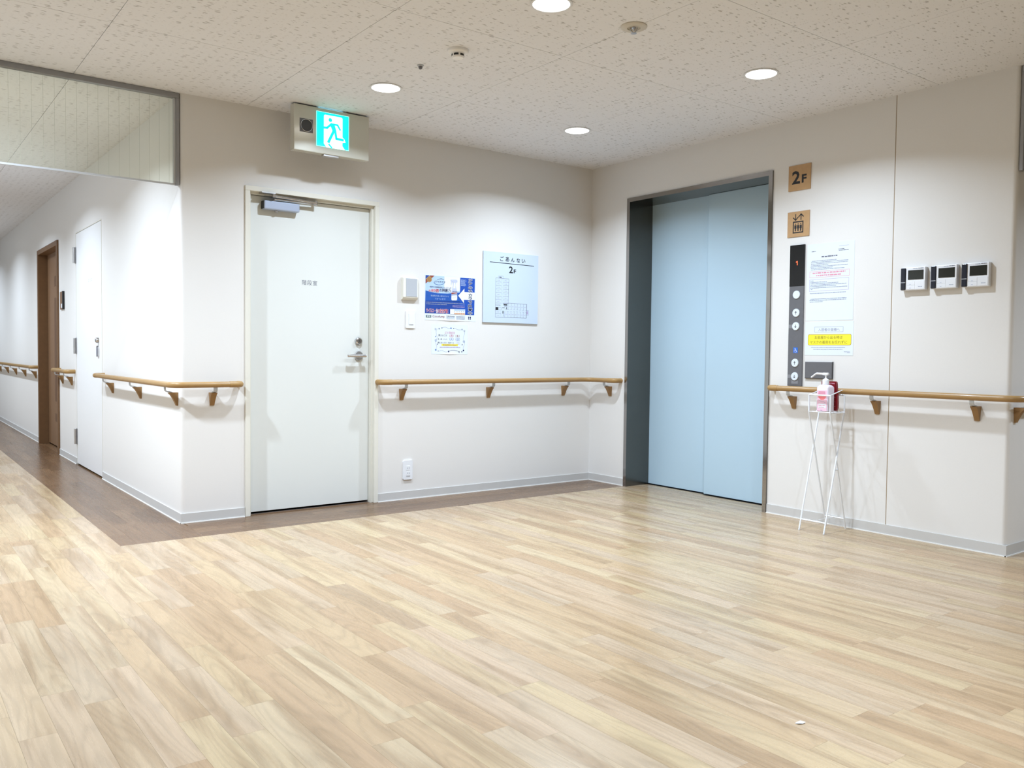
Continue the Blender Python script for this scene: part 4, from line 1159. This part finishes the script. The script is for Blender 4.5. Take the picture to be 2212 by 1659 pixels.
qa = f1[0][0].lerp(f1[0][1], 0.09); qb = f1[1][0].lerp(f1[1][1], 0.09); qc = f2[0][0].lerp(f2[0][1], 0.09); qd = f2[1][0].lerp(f2[1][1], 0.09)
obj('tie_wire', tube(new(), [(qa+qb)/2, (qc+qd)/2], 0.0018, 6), 'stand_white', st, True)
mid = [L_[0].lerp(L_[1], 0.52) for L_ in f2]; obj('pivot_bar', tube(new(), [mid[1], f1[1][0].lerp(f1[1][1], 0.52)], WR*0.8, 8), 'stand_white', st, True)
# basket: floor wires and side rails
for yy in (-2.190, -2.325):
    obj('side_rail', tube(new(), [sv(-0.250, yy, ZT-0.004), sv(-0.104, yy+0.016, ZT+0.024)], 0.0030, 8), 'stand_white', st, True)
for xx in (-0.250, -0.215, -0.175, -0.135, -0.098):
    obj('basket_wire', tube(new(), [sv(xx, -2.186, ZB), sv(xx, -2.325, ZB)], 0.0028, 8), 'stand_white', st, True)
for yy in (-2.188, -2.255, -2.325):
    obj('basket_wire', tube(new(), [sv(-0.252, yy, ZB-0.004), sv(-0.096, yy, ZB-0.004)], 0.0028, 8), 'stand_white', st, True)

# ---- bottle (square, about 8 cm wide), front face towards the hall (-x)
BZ = ZB+0.003
bo = thing('sanitizer_bottle', 'translucent white pump bottle with a pink label in the wire stand', 'bottle', (-0.200, -2.262, BZ), R(-90))
# local x = world -y, local -y = world -x
def sq_ring(bm, hw, hd, r, z, seg=4): return [bm.verts.new((x, y, z)) for x, y in rounded_rect(-hw, hw, -hd, hd, r, seg)]
def loft(bm, rings):
    fs = []
    for a, b in zip(rings, rings[1:]):
        n = len(a)
        for i in range(n): fs.append(bm.faces.new((a[i], a[(i+1) % n], b[(i+1) % n], b[i])))
    fs += [bm.faces.new(rings[0]), bm.faces.new(rings[-1])]
    bmesh.ops.recalc_face_normals(bm, faces=fs); return bm
bm = new(); hw, hd = 0.0375, 0.034
loft(bm, [sq_ring(bm, hw-0.004, hd-0.004, 0.006, 0.0), sq_ring(bm, hw, hd, 0.008, 0.004), sq_ring(bm, hw, hd, 0.008, 0.138), sq_ring(bm, hw-0.003, hd-0.003, 0.010, 0.147), sq_ring(bm, hw-0.010, hd-0.010, 0.012, 0.153), sq_ring(bm, 0.018, 0.018, 0.017, 0.157), sq_ring(bm, 0.0155, 0.0155, 0.0150, 0.160)])
body = obj('bottle_body', bm, 'bottle_body', bo, True)
obj('label_sheet', bx(-hw+0.006, hw-0.006, -hd-0.0008, -hd+0.0005, 0.004, 0.124), 'label_pink', body)
p = Print(hd+0.0008)
p.poly([(-0.022, 0.118), (0.020, 0.118), (0.024, 0.098), (-0.026, 0.098)], 'ink_pink', 1); p.poly([(-0.027, 0.096), (0.027, 0.096), (0.024, 0.080), (0.010, 0.069), (-0.008, 0.069), (-0.022, 0.080)], 'label_coral', 1)
p.rect(-0.022, 0.026, 0.020, 0.046, 'print_white', 1); p.dashes(-0.02, 0.022, 0.036, 0.006, 'ink_pink', 1, 2); p.dashes(-0.018, 0.016, 0.026, 0.004, 'ink_pink', 2, 2); p.line([(-0.022, 0.066), (-0.008, 0.060), (0.010, 0.058), (0.022, 0.052)], 0.0012, 'ink_light', 2); p.dashes(-0.008, 0.004, 0.008, 0.003, 'ink_violet', 5, 2)
p.build('label_print', body)
obj('collar', lathe(new(), [(0.0185, 0.158), (0.0185, 0.182), (0.0165, 0.187), (0.008, 0.192), (0.0, 0.192)], 0, 0, 0, 'z', 24), 'plastic_white', bo, True)
obj('pump_stem', lathe(new(), [(0.0055, 0.190), (0.0050, 0.204), (0.0085, 0.212), (0.0, 0.212)], 0, 0, 0, 'z', 16), 'plastic_white', bo, True)
bm = bx(-0.020, 0.017, -0.009, 0.009, 0.211, 0.226, bev=0.004)
tube(bm, fillet([Vector((-0.010, 0, 0.2185)), Vector((-0.062, -0.002, 0.2195)), Vector((-0.094, -0.004, 0.196))], 0.012, 5), [0.0062]*2+[0.0055]*5+[0.0048], 10)
obj('pump_head', bm, 'plastic_white', bo, True)

# ---- red holder behind the bottle
rp = thing('red_pouch', 'dark red flat plastic pack standing behind the sanitizer bottle', 'pack', (-0.140, -2.260, BZ), R(-90))
prof = [(-0.040, 0.004), (0.040, 0.004), (0.0465, 0.020), (0.0475, 0.045), (0.045, 0.090), (0.041, 0.125), (0.038, 0.155), (0.036, 0.170), (0.031, 0.175), (-0.055, 0.176), (-0.060, 0.170), (-0.058, 0.150), (-0.050, 0.120), (-0.047, 0.040)]
bm = prism(new(), prof, -0.012, 0.012, 'y')
bmesh.ops.bevel(bm, geom=[e for e in bm.edges if abs(e.verts[0].co.y-e.verts[1].co.y) < 1e-6], offset=0.004, segments=2, affect='EDGES')
obj('pack', bm, 'red_plastic', rp)
p = Print(0.0121)
p.dashes(-0.020, 0.030, 0.163, 0.006, 'ink_pink', 3)
for k in range(4): p.rect(0.030, 0.037, 0.028+0.027*k, 0.0295+0.027*k, 'ink_pink', 1)
p.build('print', rp)

# ================================================================== SMALL THINGS
bm = new()
ps = [(-0.016, 0, 0.0012), (-0.008, -0.006, 0.0035), (0.004, -0.005, 0.002), (0.014, -0.001, 0.004), (0.012, 0.005, 0.001), (0.002, 0.007, 0.005), (-0.010, 0.005, 0.002)]
top = [bm.verts.new(q) for q in ps]; bot_ = [bm.verts.new((x, y, z-0.001)) for x, y, z in ps]
fs = [bm.faces.new(top), bm.faces.new(bot_)] + [bm.faces.new((top[i], top[(i+1) % 7], bot_[(i+1) % 7], bot_[i])) for i in range(7)]
bmesh.ops.recalc_face_normals(bm, faces=fs)
o = obj('paper_scrap', bm, 'plastic_white'); o.location = (-2.600, -3.751, 0.0003); o.rotation_euler = (0, 0, R(-30))
tag(o, 'tiny white scrap lying on the pale plank floor', 'scrap')
